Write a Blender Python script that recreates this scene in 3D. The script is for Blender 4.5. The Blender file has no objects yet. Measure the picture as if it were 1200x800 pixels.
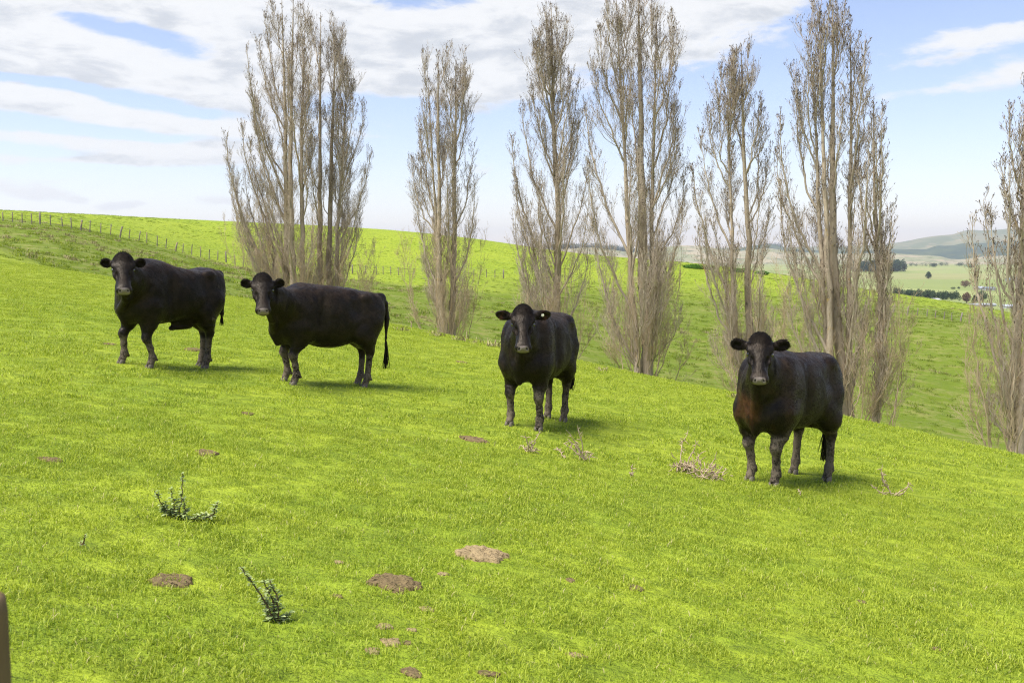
import bpy, math, random
import numpy as np
from mathutils import Vector

# ------------------------------------------------------------------ camera, world, sun, exposure
F = 1167.0                                   # focal length in photo pixels (photo 1200 x 800)
PITCH = math.atan(100.0 / F)                 # true horizon lies 100 px above the middle
scene = bpy.context.scene
COL = scene.collection
cam_d = bpy.data.cameras.new('camera')
cam_d.sensor_width = 36.0
cam_d.lens = 36.0 * F / 1200.0
cam_d.clip_start = 0.1
cam_d.clip_end = 60000.0
cam_d.dof.use_dof = True
cam_d.dof.focus_distance = 10.8
cam_d.dof.aperture_fstop = 6.3
cam = bpy.data.objects.new('camera', cam_d)
cam.rotation_euler = (math.pi / 2 - PITCH, 0, 0)
COL.objects.link(cam)
scene.camera = cam

SUN_EL, SUN_AZ = math.radians(60), math.radians(-118)     # azimuth from +Y towards +X: from the left, a little behind the camera
SUN_DIR = Vector((math.sin(SUN_AZ) * math.cos(SUN_EL), math.cos(SUN_AZ) * math.cos(SUN_EL), math.sin(SUN_EL)))
sun_d = bpy.data.lights.new('sun', 'SUN')
sun_d.energy = 2.2
sun_d.angle = math.radians(32.0)              # veiled by thin cloud
sun_d.color = (1.0, 0.95, 0.86)
sun = bpy.data.objects.new('sun', sun_d)
sun.rotation_euler = SUN_DIR.to_track_quat('Z', 'Y').to_euler()
COL.objects.link(sun)

vs = scene.view_settings
vs.view_transform = 'Standard'
vs.look = 'None'
vs.exposure = 1.82
vs.gamma = 1.0
vs.use_curve_mapping = False
scene.cycles.max_bounces = 6
scene.cycles.transparent_max_bounces = 8
scene.cycles.filter_width = 1.1
scene.cycles.use_denoising = True
scene.cycles.denoiser = 'OPENIMAGEDENOISE'
scene.cycles.denoising_prefilter = 'NONE'
scene.cycles.denoising_quality = 'HIGH'
scene.cycles.caustics_reflective = False
scene.cycles.caustics_refractive = False


class NT:
    """small helper for writing node trees"""
    def __init__(s, tree):
        s.t = tree
        s.N = tree.nodes
        s.L = tree.links

    def put(s, sock, v):
        if v is None:
            return
        if isinstance(v, bpy.types.NodeSocket):
            s.L.new(v, sock)
        elif isinstance(v, (tuple, list)) and len(v) == 3 and sock.type == 'RGBA':
            sock.default_value = (*v, 1)
        else:
            sock.default_value = v

    def math(s, op, a, b=None, c=None, clamp=False):
        n = s.N.new('ShaderNodeMath')
        n.operation = op
        n.use_clamp = clamp
        s.put(n.inputs[0], a)
        s.put(n.inputs[1], b)
        s.put(n.inputs[2], c)
        return n.outputs[0]

    def vmath(s, op, a, b=None, sc=None):
        n = s.N.new('ShaderNodeVectorMath')
        n.operation = op
        s.put(n.inputs[0], a)
        s.put(n.inputs[1], b)
        if sc is not None:
            s.put(n.inputs['Scale'], sc)
        return n.outputs['Value'] if op in ('LENGTH', 'DOT_PRODUCT') else n.outputs['Vector']

    def ramp(s, x, lo, hi, a=0.0, b=1.0):
        n = s.N.new('ShaderNodeMapRange')
        n.interpolation_type = 'SMOOTHSTEP'
        s.put(n.inputs['Value'], x)
        for k, v in (('From Min', lo), ('From Max', hi), ('To Min', a), ('To Max', b)):
            s.put(n.inputs[k], v)
        return n.outputs['Result']

    def noise(s, vec, scale, detail=4, rough=0.55, dist=0.0):
        n = s.N.new('ShaderNodeTexNoise')
        s.put(n.inputs['Vector'], vec)
        n.inputs['Scale'].default_value = scale
        n.inputs['Detail'].default_value = detail
        n.inputs['Roughness'].default_value = rough
        n.inputs['Distortion'].default_value = dist
        return n.outputs['Fac']

    def mix(s, f, a, b, blend='MIX'):
        n = s.N.new('ShaderNodeMix')
        n.data_type = 'RGBA'
        n.blend_type = blend
        s.put(n.inputs['Factor'], f)
        s.put(n.inputs['A'], None)
        s.put(n.inputs[6], a)
        s.put(n.inputs[7], b)
        return n.outputs[2]

    def scale3(s, vec, sx, sy, sz):
        return s.vmath('MULTIPLY', vec, (sx, sy, sz))

    def attr(s, name, out='Fac'):
        n = s.N.new('ShaderNodeAttribute')
        n.attribute_name = name
        return n.outputs[out]

    def pos(s):
        return s.N.new('ShaderNodeNewGeometry').outputs['Position']

    def obj(s):
        return s.N.new('ShaderNodeTexCoord').outputs['Object']

    def bump(s, h, strength, dist):
        n = s.N.new('ShaderNodeBump')
        s.put(n.inputs['Height'], h)
        n.inputs['Strength'].default_value = strength
        n.inputs['Distance'].default_value = dist
        return n.outputs['Normal']


def lin(r, g, b):
    f = lambda v: (v / 255 / 12.92) if v / 255 <= 0.04045 else ((v / 255 + 0.055) / 1.055) ** 2.4
    return (f(r), f(g), f(b))


# --- sky: Nishita air with broken cloud
world = bpy.data.worlds.new('World')
scene.world = world
world.use_nodes = True
n = NT(world.node_tree)
n.N.clear()
sky = n.N.new('ShaderNodeTexSky')
sky.sky_type = 'NISHITA'
sky.sun_disc = False
sky.sun_elevation = SUN_EL
sky.sun_rotation = SUN_AZ
sky.altitude = 100
sky.air_density = 1.0
sky.dust_density = 0.25
sky.ozone_density = 1.2
dirv = n.N.new('ShaderNodeTexCoord').outputs['Generated']
sep = n.N.new('ShaderNodeSeparateXYZ')
n.L.new(dirv, sep.inputs[0])
az = n.math('ARCTAN2', sep.outputs[0], sep.outputs[1])
el = n.math('ARCSINE', sep.outputs[2])
azel = n.N.new('ShaderNodeCombineXYZ')
n.L.new(az, azel.inputs[0])
n.L.new(el, azel.inputs[1])
P0 = azel.outputs[0]


def ray(px, py):
    """photo pixel -> direction with unit y"""
    a, b = (px - 600.0) / F, (400.0 - py) / F
    y = math.cos(PITCH) + b * math.sin(PITCH)
    z = -math.sin(PITCH) + b * math.cos(PITCH)
    return a / y, z / y


# cloud banks: centre px, py, half width, half height, weight, tilt
BANKS = [
    (40, 82, 150, 40, 1.0, 0.06), (140, 20, 330, 26, 0.95, 0.02), (330, 18, 200, 26, .9, 0), (-120, 60, 160, 60, .9, 0),
    (150, 128, 190, 22, 1.0, 0.10), (270, 100, 120, 38, .85, 0.05), (30, 118, 120, 18, .9, 0.03), (210, 150, 90, 20, .9, .1),
    (120, 170, 150, 12, .85, 0.05), (235, 178, 60, 12, .9, 0.0), (150, 192, 190, 8, .6, 0.03), (120, 212, 110, 7, .75, 0.04),
    (50, 224, 34, 9, 1.05, 0.05), (130, 242, 26, 5, .95, 0), (255, 236, 34, 6, .8, 0), (5, 195, 22, 14, .9, 0), (88, 236, 9, 4, .8, 0),
    (560, 40, 210, 30, 1.1, -0.03), (520, 92, 190, 28, 1.0, 0.02), (720, 60, 160, 30, .75, -0.05), (460, 14, 120, 22, .9, 0),
    (640, 8, 150, 18, .8, -0.05), (850, 12, 130, 16, .8, -0.18), (860, -40, 260, 26, .9, 0), (800, 45, 120, 12, .45, 0),
    (1150, 45, 100, 12, .72, -0.06), (1110, 100, 140, 8, .42, -0.08), (1180, 90, 80, 7, .4, -0.1), (990, 82, 90, 5, .3, -.08),
    (1240, 70, 120, 30, .5, 0), (570, 198, 28, 7, .5, 0), (440, 158, 40, 4, .4, 0), (560, 130, 150, 14, .55, 0),
]

# blue gaps between the banks
GAPS = [(175, 45, 62, 11, .5, .22), (130, 30, 50, 8, .5, .1), (50, 97, 95, 7, .75, .06), (200, 124, 80, 8, .7, .05), (95, 148, 130, 6, .75, .06), (60, 172, 60, 6, .5, 0), (100, 203, 150, 7, .6, .03),
        (480, 5, 50, 10, .6, 0), (620, 130, 160, 10, .35, 0), (230, 205, 60, 8, .5, 0), (190, 222, 60, 8, .5, 0), (420, 120, 60, 12, .4, 0), (690, 90, 60, 10, .3, 0)]


def field(pv):
    """coverage of the cloud banks at direction pv = (azimuth, elevation)"""
    w = n.N.new('ShaderNodeTexNoise')
    n.L.new(n.scale3(pv, 7.0, 22.0, 1.0), w.inputs['Vector'])
    w.inputs['Scale'].default_value = 1.0
    w.inputs['Detail'].default_value = 4
    wv = n.vmath('SCALE', n.vmath('SUBTRACT', w.outputs['Color'], (0.5, 0.5, 0.5)), None, 0.045)
    pw = n.vmath('ADD', pv, n.scale3(wv, 1.6, 0.55, 0))
    s2 = n.N.new('ShaderNodeSeparateXYZ')
    n.L.new(pw, s2.inputs[0])
    acc = None
    for cx, cy, hw, hh, wt, tl in BANKS:
        u, v = ray(cx, cy)
        a0, e0 = math.atan(u), math.atan(v * math.cos(math.atan(u)))
        dx = n.math('SUBTRACT', s2.outputs[0], a0)
        dy = n.math('SUBTRACT', s2.outputs[1], e0)
        dy = n.math('MULTIPLY_ADD', dx, tl, dy)
        qx = n.math('MULTIPLY', dx, F / hw)
        qy = n.math('MULTIPLY', dy, F / hh)
        r2 = n.math('MULTIPLY_ADD', qx, qx, n.math('MULTIPLY', qy, qy))
        g = n.math('MULTIPLY', n.math('EXPONENT', n.math('MULTIPLY', r2, -0.75)), wt)
        g = n.math('MINIMUM', g, 1.0)
        acc = g if acc is None else n.math('ADD', acc, n.math('MULTIPLY', g, n.math('SUBTRACT', 1.0, acc)))
    for cx, cy, hw, hh, wt, tl in GAPS:
        u, v = ray(cx, cy)
        dx = n.math('SUBTRACT', s2.outputs[0], math.atan(u))
        dy = n.math('MULTIPLY_ADD', dx, tl, n.math('SUBTRACT', s2.outputs[1], math.atan(v * math.cos(math.atan(u)))))
        qx = n.math('MULTIPLY', dx, F / hw)
        qy = n.math('MULTIPLY', dy, F / hh)
        g = n.math('MULTIPLY', n.math('EXPONENT', n.math('MULTIPLY', n.math('MULTIPLY_ADD', qx, qx, n.math('MULTIPLY', qy, qy)), -0.75)), wt)
        acc = n.math('SUBTRACT', acc, g)
    return acc


nb = n.noise(n.scale3(P0, 16, 48, 1), 1.0, 7, 0.62, 0.3)
nf = n.noise(n.scale3(P0, 60, 170, 1), 1.0, 5, 0.6)
f0 = field(P0)
f1 = field(n.vmath('ADD', P0, (0.0, 0.012, 0)))
plane = n.vmath('SCALE', dirv, None, n.math('DIVIDE', 1.0, n.math('ADD', n.math('MAXIMUM', sep.outputs[2], 0.0), 0.12)))
wide = n.ramp(n.noise(plane, 0.5, 6, 0.6), 0.46, 0.62)
out_of_view = n.ramp(n.math('MAXIMUM', n.math('MULTIPLY', n.math('ABSOLUTE', az), 1.0), n.math('MULTIPLY', el, 1.9)), 0.62, 0.85)
f0x = n.math('MULTIPLY_ADD', out_of_view, n.math('MULTIPLY', wide, 0.8), f0)
dens = n.math('ADD', n.math('ADD', f0x, n.math('MULTIPLY', n.math('SUBTRACT', nb, 0.5), 1.0)), n.math('MULTIPLY', n.math('SUBTRACT', nf, 0.5), 0.35))
cover = n.ramp(dens, 0.40, 0.74)
body = n.ramp(n.math('ADD', f1, n.math('MULTIPLY', n.math('SUBTRACT', nb, 0.5), 2.6)), 0.65, 1.35)  # cloud self-shading painted into the colour: greyer where banks lie just above
ccol = n.mix(body, (1.0, 1.0, 1.0), (0.69, 0.72, 0.765))
ccol = n.mix(n.ramp(nf, 0.35, 0.75, 0.0, 0.15), ccol, (0.80, 0.83, 0.87))
bg_sky = n.N.new('ShaderNodeBackground')
n.L.new(n.mix(1.0, sky.outputs[0], (1.10, 0.97, 1.03), 'MULTIPLY'), bg_sky.inputs[0])
bg_sky.inputs[1].default_value = 0.053
bg_cl = n.N.new('ShaderNodeBackground')
n.L.new(ccol, bg_cl.inputs[0])
bg_cl.inputs[1].default_value = 0.285
mx = n.N.new('ShaderNodeMixShader')
n.L.new(n.math('MULTIPLY', cover, 0.94), mx.inputs[0])
n.L.new(bg_sky.outputs[0], mx.inputs[1])
n.L.new(bg_cl.outputs[0], mx.inputs[2])
wo = n.N.new('ShaderNodeOutputWorld')
n.L.new(mx.outputs[0], wo.inputs[0])


# ------------------------------------------------------------------ general helpers
rng = np.random.default_rng(7)
random.seed(7)


def _hash(ix, iy, seed):
    h = (ix.astype(np.int64) * 374761393 + iy.astype(np.int64) * 668265263 + seed * 974634777) & 0x7fffffff
    h = ((h ^ (h >> 13)) * 1274126177) & 0x7fffffff
    return ((h ^ (h >> 16)) & 0xffff) / 65535.0


def vnoise(x, y, seed=0):
    x = np.asarray(x, float)
    y = np.asarray(y, float)
    ix, iy = np.floor(x), np.floor(y)
    fx, fy = x - ix, y - iy
    fx = fx * fx * (3 - 2 * fx)
    fy = fy * fy * (3 - 2 * fy)
    a, b = _hash(ix, iy, seed), _hash(ix + 1, iy, seed)
    c, d = _hash(ix, iy + 1, seed), _hash(ix + 1, iy + 1, seed)
    return (a + (b - a) * fx) * (1 - fy) + (c + (d - c) * fx) * fy - 0.5


def fbm(x, y, octaves=4, seed=0):
    s, a = 0.0, 1.0
    for o in range(octaves):
        s = s + a * vnoise(x * 2 ** o + 17.3 * o, y * 2 ** o - 9.1 * o, seed + o)
        a *= 0.5
    return s


def mesh_np(name, V, faces, mats, parent=None, smooth=True, midx=None, attrs=None, loc=(0, 0, 0)):
    """V (n,3); faces: array (m,k) or list of arrays; one mesh object"""
    me = bpy.data.meshes.new(name)
    V = np.asarray(V, np.float32)
    if isinstance(faces, np.ndarray):
        faces = [faces]
    faces = [np.asarray(f, np.int32) for f in faces if len(f)]
    loops = np.concatenate([f.ravel() for f in faces])
    tot = np.concatenate([np.full(len(f), f.shape[1], np.int32) for f in faces])
    start = np.concatenate([[0], np.cumsum(tot)[:-1]]).astype(np.int32)
    me.vertices.add(len(V))
    me.vertices.foreach_set('co', V.ravel())
    me.loops.add(len(loops))
    me.loops.foreach_set('vertex_index', loops)
    me.polygons.add(len(tot))
    me.polygons.foreach_set('loop_start', start)
    me.polygons.foreach_set('loop_total', tot)
    if midx is not None:
        me.polygons.foreach_set('material_index', np.asarray(midx, np.int32))
    me.polygons.foreach_set('use_smooth', np.full(len(tot), smooth))
    for m in (mats if isinstance(mats, (list, tuple)) else [mats]):
        me.materials.append(m)
    for k, a in (attrs or {}).items():
        at = me.attributes.new(k, 'FLOAT', 'POINT')
        at.data.foreach_set('value', np.asarray(a, np.float32))
    me.update(calc_edges=True)
    me.validate()
    o = bpy.data.objects.new(name, me)
    o.location = loc
    COL.objects.link(o)
    if parent:
        o.parent = parent
    return o


def tag(o, label=None, cat=None, group=None, kind=None):
    if label:
        o['label'] = label
    if cat:
        o['category'] = cat
    if group:
        o['group'] = group
    if kind:
        o['kind'] = kind
    return o


def thing(name, label, cat, loc, group=None, rz=0.0):
    o = bpy.data.objects.new(name, None)
    o.empty_display_size = 0.3
    o.location = loc
    o.rotation_euler = (0, 0, rz)
    COL.objects.link(o)
    return tag(o, label, cat, group)


def tubes(P, R, sides=3):
    """P (N,K,3) polylines, R (N,K) radii -> verts, quads"""
    P = np.asarray(P, float)
    R = np.asarray(R, float)
    N, K = R.shape
    T = np.gradient(P, axis=1)
    T /= np.linalg.norm(T, axis=2, keepdims=True) + 1e-9
    ref = np.where(np.abs(T[:, :1, 2:3]) > 0.8, np.array([1.0, 0.1, 0]), np.array([0.1, 0, 1.0]))
    A = np.cross(T, np.broadcast_to(ref, T.shape))
    A /= np.linalg.norm(A, axis=2, keepdims=True) + 1e-9
    B = np.cross(T, A)
    ang = np.arange(sides) * 2 * math.pi / sides
    V = P[:, :, None, :] + R[:, :, None, None] * (A[:, :, None, :] * np.cos(ang)[None, None, :, None] + B[:, :, None, :] * np.sin(ang)[None, None, :, None])
    idx = np.arange(N * K * sides).reshape(N, K, sides)
    a = idx[:, :-1, :]
    b = np.roll(a, -1, axis=2)
    c = idx[:, 1:, :]
    d = np.roll(c, -1, axis=2)
    Q = np.stack([a, b, d, c], -1).reshape(-1, 4)
    return V.reshape(-1, 3), Q


def merge(parts):
    """list of (V, F) -> V, [F3, F4]"""
    Vs, F, off = [], {}, 0
    for V, f in parts:
        f = np.asarray(f)
        F.setdefault(f.shape[1], []).append(f + off)
        Vs.append(V)
        off += len(V)
    return np.concatenate(Vs), [np.concatenate(v) for v in F.values()]


def box(x0, x1, y0, y1, z0, z1):
    V = np.array([[x, y, z] for x in (x0, x1) for y in (y0, y1) for z in (z0, z1)], float)
    Fq = np.array([[0, 1, 3, 2], [4, 6, 7, 5], [0, 4, 5, 1], [2, 3, 7, 6], [0, 2, 6, 4], [1, 5, 7, 3]])
    return V, Fq


def material(name, rough=0.8, spec=0.3):
    m = bpy.data.materials.new(name)
    m.use_nodes = True
    k = NT(m.node_tree)
    bs = k.N['Principled BSDF']
    bs.inputs['Roughness'].default_value = rough
    bs.inputs['Specular IOR Level'].default_value = spec
    return m, k, bs


# ------------------------------------------------------------------ terrain
PA, PB, PC = -1.67, -0.125, -0.02            # the near paddock: z = PA + PB x + PC y


def plane_z(x, y):
    return PA + PB * x + PC * y


def plane_hit(px, py):
    u, s = ray(px, py)
    Y = PA / (s - PB * u - PC)
    return u * Y, Y


def pchip(xk, yk, x):
    h = np.diff(xk)
    d = np.diff(yk) / h
    m = np.zeros(len(xk))
    for i in range(1, len(xk) - 1):
        if d[i - 1] * d[i] > 0:
            w1, w2 = 2 * h[i] + h[i - 1], h[i] + 2 * h[i - 1]
            m[i] = (w1 + w2) / (w1 / d[i - 1] + w2 / d[i])
    m[0], m[-1] = d[0], d[-1]
    i = np.clip(np.searchsorted(xk, x) - 1, 0, len(h) - 1)
    t = (x - xk[i]) / h[i]
    t = np.clip(t, 0, 1)
    return ((2 * t**3 - 3 * t**2 + 1) * yk[i] + (t**3 - 2 * t**2 + t) * h[i] * m[i] + (-2 * t**3 + 3 * t**2) * yk[i + 1] + (t**3 - t**2) * h[i] * m[i + 1])


# column px : crest py, crest Y (None = on plane), gully (Y, z), slope knots (Y, py)..., skyline (Y, py), then fall away
COLS = [
    (-600, 215, 48, (56, 3.2), [(75, 222), (100, 214)], (150, 205)),
    (-250, 250, 46, (54, 1.5), [(75, 248), (96, 243)], (150, 238)),
    (0, 283, 43, (51, 0.35), [(70, 268), (93, 259)], (150, 248)),
    (60, 314, 33, (43, -0.62), [(66, 276), (95, 264)], (152, 250.5)),
    (130, 325, None, (42, -1.15), [(66, 293), (98, 276)], (155, 253)),
    (200, 337, None, (42, -1.75), [(66, 311), (101, 293)], (158, 256)),
    (265, 347, None, (43, -2.3), [(66, 327), (105, 309)], (160, 258.5)),
    (350, 362, None, (45, -3.1), [(68, 342), (110, 319)], (163, 262)),
    (440, 379, None, (46, -4.1), [(70, 357), (115, 323)], (165, 267)),
    (560, 402, None, (47, -5.6), [(74, 375), (118, 325)], (163, 279)),
    (668, 425, None, (48, -6.6), [(80, 383), (118, 333)], (158, 295)),
    (794, 453, None, (48, -8.2), [(85, 392), (115, 345)], (150, 305.5)),
    (902, 475, None, (48, -9.6), [(85, 404), (112, 355)], (145, 319)),
    (1042, 506, None, (46, -11.2), [(78, 436), (106, 366)], (140, 343.5)),
    (1107, 521, None, (45, -11.8), [(76, 452), (103, 374)], (138, 352.5)),
    (1200, 541, None, (43, -12.6), [(72, 478), (98, 390)], (134, 370)),
    (1500, 610, None, (40, -15.0), [(66, 545), (92, 450)], (128, 424)),
    (1900, 700, None, (38, -19.0), [(60, 660), (88, 560)], (120, 525)),
]
YG = np.geomspace(6.0, 420.0, 520)
_us, _prof = [], []
for px, cpy, cy, (gy, gz), mids, (ky, kpy) in COLS:
    u = ray(px, cpy)[0]
    if cy is None:
        cy = plane_hit(px, cpy)[1]
        cz = plane_z(u * cy, cy)
    else:
        cz = ray(px, cpy)[1] * cy
    ks = [(6.0, None), (cy * 0.45, None), (cy * 0.7, None), (cy, cz), (gy, gz)]
    ks += [(y, ray(px, p)[1] * y) for y, p in mids]
    sz = ray(px, kpy)[1] * ky
    ks += [(ky, sz), (ky * 1.25, sz - 5), (300, -32), (420, -48)]
    xs = np.array([k[0] for k in ks])
    zs = np.array([plane_z(u * k[0], k[0]) if k[1] is None else k[1] for k in ks])
    prof = pchip(xs, zs, YG)
    near = YG < cy * 0.7
    prof[near] = plane_z(u * YG, YG)[near]
    _us.append(u)
    _prof.append(prof)
_us = np.array(_us)
_prof = np.array(_prof)
UG = np.linspace(_us[0], _us[-1], 420)
ZT = np.array([pchip(_us, _prof[:, j], UG) for j in range(len(YG))]).T      # (u, Y)


def smooth1(Z, axis, k):
    w = np.exp(-0.5 * (np.arange(-3 * k, 3 * k + 1) / k) ** 2)
    w /= w.sum()
    Zp = np.pad(Z, [(3 * k, 3 * k) if a == axis else (0, 0) for a in (0, 1)], 'edge')
    out = np.zeros_like(Z)
    for i, wi in enumerate(w):
        sl = [slice(None), slice(None)]
        sl[axis] = slice(i, i + Z.shape[axis])
        out += wi * Zp[tuple(sl)]
    return out


_sm = smooth1(smooth1(ZT, 1, 4), 0, 4)
_plane_dev = ZT - (PA + PB * UG[:, None] * YG[None, :] + PC * YG[None, :])
ZT = _sm
LY0, LY1 = math.log(YG[0]), math.log(YG[-1])


def ground(x, y, detail=True):
    x = np.asarray(x, float)
    y = np.asarray(y, float)
    ys = np.maximum(y, 6.0)
    u = np.clip(x / ys, UG[0], UG[-1])
    fu = (u - UG[0]) / (UG[-1] - UG[0]) * (len(UG) - 1)
    fy = np.clip((np.log(np.minimum(ys, YG[-1])) - LY0) / (LY1 - LY0), 0, 1) * (len(YG) - 1)
    iu = np.clip(fu.astype(int), 0, len(UG) - 2)
    iy = np.clip(fy.astype(int), 0, len(YG) - 2)
    a, b = fu - iu, fy - iy
    z = (ZT[iu, iy] * (1 - a) + ZT[iu + 1, iy] * a) * (1 - b) + (ZT[iu, iy + 1] * (1 - a) + ZT[iu + 1, iy + 1] * a) * b
    z = np.where(y < 7.0, plane_z(x, y), z)
    if detail:
        d = np.hypot(x, y)
        near = 0.028 * fbm(x / 1.1, y / 1.1, 3, 3)
        far = np.clip((d - 28) / 25, 0, 1)
        z = z + near * (1 - 0.4 * far) * np.clip(d / 6, 0.3, 1)
        # sheep tracks and hummocks on the far slope
        cx = x * 0.97 + y * 0.2
        cy_ = y * 0.97 - x * 0.2
        tr = np.abs(fbm(cx / 14, cy_ / 2.6, 3, 11)) * 1.6
        rough = np.clip(1 - np.abs(d - 85) / 60, 0.12, 1)
        z = z + far * rough * (0.32 * (tr - 0.35) + 0.20 * fbm(cx / 2.2, cy_ / 1.4, 3, 23))
    return z


def gz(x, y):
    return float(ground(np.array([x]), np.array([y]))[0])


def hit(px, py, y0=3.0, y1=170.0):
    """first point of the ground seen through a photo pixel"""
    u, s = ray(px, py)
    Y = np.geomspace(y0, y1, 3000)
    below = ground(u * Y, Y) > s * Y
    i = int(np.argmax(below)) if below.any() else len(Y) - 1
    y = float(Y[i])
    return u * y, y, gz(u * y, y)


def veg_color(k, near):
    """shared colour field of pasture; near = blades, else sward seen from afar"""
    p = k.pos()
    big = k.noise(p, 0.09, 3, 0.5)
    mid = k.noise(k.scale3(p, 1, 1.6, 1), 0.7, 4, 0.6)
    fine = k.noise(p, 5.0, 4, 0.6)
    c = k.mix(k.ramp(mid, 0.3, 0.7), (0.26, 0.345, 0.026), (0.37, 0.44, 0.034))
    c = k.mix(k.ramp(big, 0.35, 0.68, 0, 0.6), c, (0.42, 0.475, 0.045))
    c = k.mix(k.ramp(fine, 0.35, 0.75, 0.0, 0.45), c, (0.085, 0.15, 0.010))
    return p, c, big, mid, fine


m_pasture, k, bs = material('pasture_sward', 0.9, 0.15)
p, c, big, mid, fine = veg_color(k, False)
c = k.mix(1.0, c, (0.90, 0.92, 0.9), 'MULTIPLY')
dry = k.attr('dry')
t1 = k.noise(k.scale3(p, 0.7, 1.8, 1), 0.55, 6, 0.7)
t2 = k.noise(k.scale3(p, 1.0, 2.2, 1.0), 2.2, 5, 0.7)
c = k.mix(k.ramp(t2, 0.40, 0.66, 0.0, 0.55), c, (0.075, 0.120, 0.009))
c = k.mix(k.math('MULTIPLY', dry, 0.85), c, (0.110, 0.158, 0.014))
straw = k.math('MULTIPLY', k.ramp(k.math('ADD', k.math('MULTIPLY', t1, 0.6), k.math('MULTIPLY', t2, 0.4)), 0.47, 0.60), dry)
c = k.mix(k.math('MULTIPLY', straw, 0.5), c, (0.30, 0.27, 0.10))
soil = k.math('MULTIPLY', k.ramp(t1, 0.64, 0.72), k.math('MULTIPLY', dry, 0.6))
c = k.mix(soil, c, (0.17, 0.12, 0.06))
k.L.new(c, bs.inputs['Base Color'])
hh = k.math('ADD', k.math('MULTIPLY', t2, 0.5), k.math('MULTIPLY', k.noise(p, 9.0, 5, 0.7), 0.3))
k.L.new(k.bump(hh, 0.9, 0.25), bs.inputs['Normal'])

us = np.sinh(np.linspace(-1.15, 1.15, 620)) * 0.9
ys = np.concatenate([np.linspace(-14, 2.5, 14), np.geomspace(2.6, 28, 260), np.geomspace(28.2, 175, 420), np.geomspace(176, 420, 50)])
XX = us[:, None] * (np.maximum(ys, 0)[None, :] + 12.0) * 0.98
YY = np.broadcast_to(ys[None, :], XX.shape)
ZZ = ground(XX, YY)
nu, ny = XX.shape
idx = np.arange(nu * ny).reshape(nu, ny)
Q = np.stack([idx[:-1, :-1], idx[1:, :-1], idx[1:, 1:], idx[:-1, 1:]], -1).reshape(-1, 4)
V = np.stack([XX, YY, ZZ], -1).reshape(-1, 3)


def dryness(x, y):
    u = x / np.maximum(y, 1)
    d = np.clip((y - 32) / 10, 0, 1) * np.clip((128 - y) / 20, 0.12, 1)
    smooth_left = np.clip((y - 98) / 6, 0, 1) * np.clip((0.05 - u) / 0.1, 0, 1)
    return np.clip(d * (1 - 0.95 * smooth_left), 0, 1)


pasture = mesh_np('hill_pasture', V, Q, m_pasture, attrs={'dry': dryness(V[:, 0], V[:, 1])})
tag(pasture, kind='structure')

# ------------------------------------------------------------------ the far country
def plain_z(x, y):
    return -31.0 + 2.2 * fbm(np.asarray(x) / 420.0, np.asarray(y) / 330.0, 3, 41) + 5.0 * np.exp(-((np.asarray(y) - 2700.0) / 420.0) ** 2) * np.clip((np.asarray(x) / np.asarray(y) - 0.3) * 8, 0, 1)


def plain_hit(px, py):
    u, s = ray(px, py)
    Y = np.geomspace(260, 3400, 4000)
    below = plain_z(u * Y, Y) > s * Y
    i = int(np.argmax(below)) if below.any() else 3000
    return u * Y[i], float(Y[i]), float(plain_z(u * Y[i], Y[i]))


m_plain, k, bs = material('valley_paddocks', 0.95, 0.1)
p = k.pos()
vor = k.N.new('ShaderNodeTexVoronoi')
k.L.new(k.scale3(p, 1 / 420, 1 / 300, 0), vor.inputs['Vector'])
vor.inputs['Scale'].default_value = 1.0
vor.inputs['Randomness'].default_value = 0.8
sp = k.N.new('ShaderNodeSeparateColor')
k.L.new(vor.outputs['Color'], sp.inputs[0])
c = k.mix(sp.outputs[0], (0.19, 0.23, 0.07), (0.30, 0.32, 0.13))
c = k.mix(k.ramp(sp.outputs[1], 0.6, 0.8, 0, 0.6), c, (0.30, 0.27, 0.13))
c = k.mix(k.ramp(k.noise(k.scale3(p, 1 / 60, 1 / 25, 0), 1.0, 4), 0.4, 0.7, 0, 0.5), c, (0.16, 0.21, 0.06))
k.L.new(c, bs.inputs['Base Color'])
us = np.linspace(-1.6, 1.9, 160)
ys = np.geomspace(250, 16000, 170)
XX = us[:, None] * ys[None, :]
YY = np.broadcast_to(ys[None, :], XX.shape)
idx = np.arange(XX.size).reshape(XX.shape)
Q = np.stack([idx[:-1, :-1], idx[1:, :-1], idx[1:, 1:], idx[:-1, 1:]], -1).reshape(-1, 4)
o = mesh_np('valley_floor', np.stack([XX, YY, plain_z(XX, YY)], -1).reshape(-1, 3), Q, m_plain)
tag(o, kind='structure')


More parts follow.
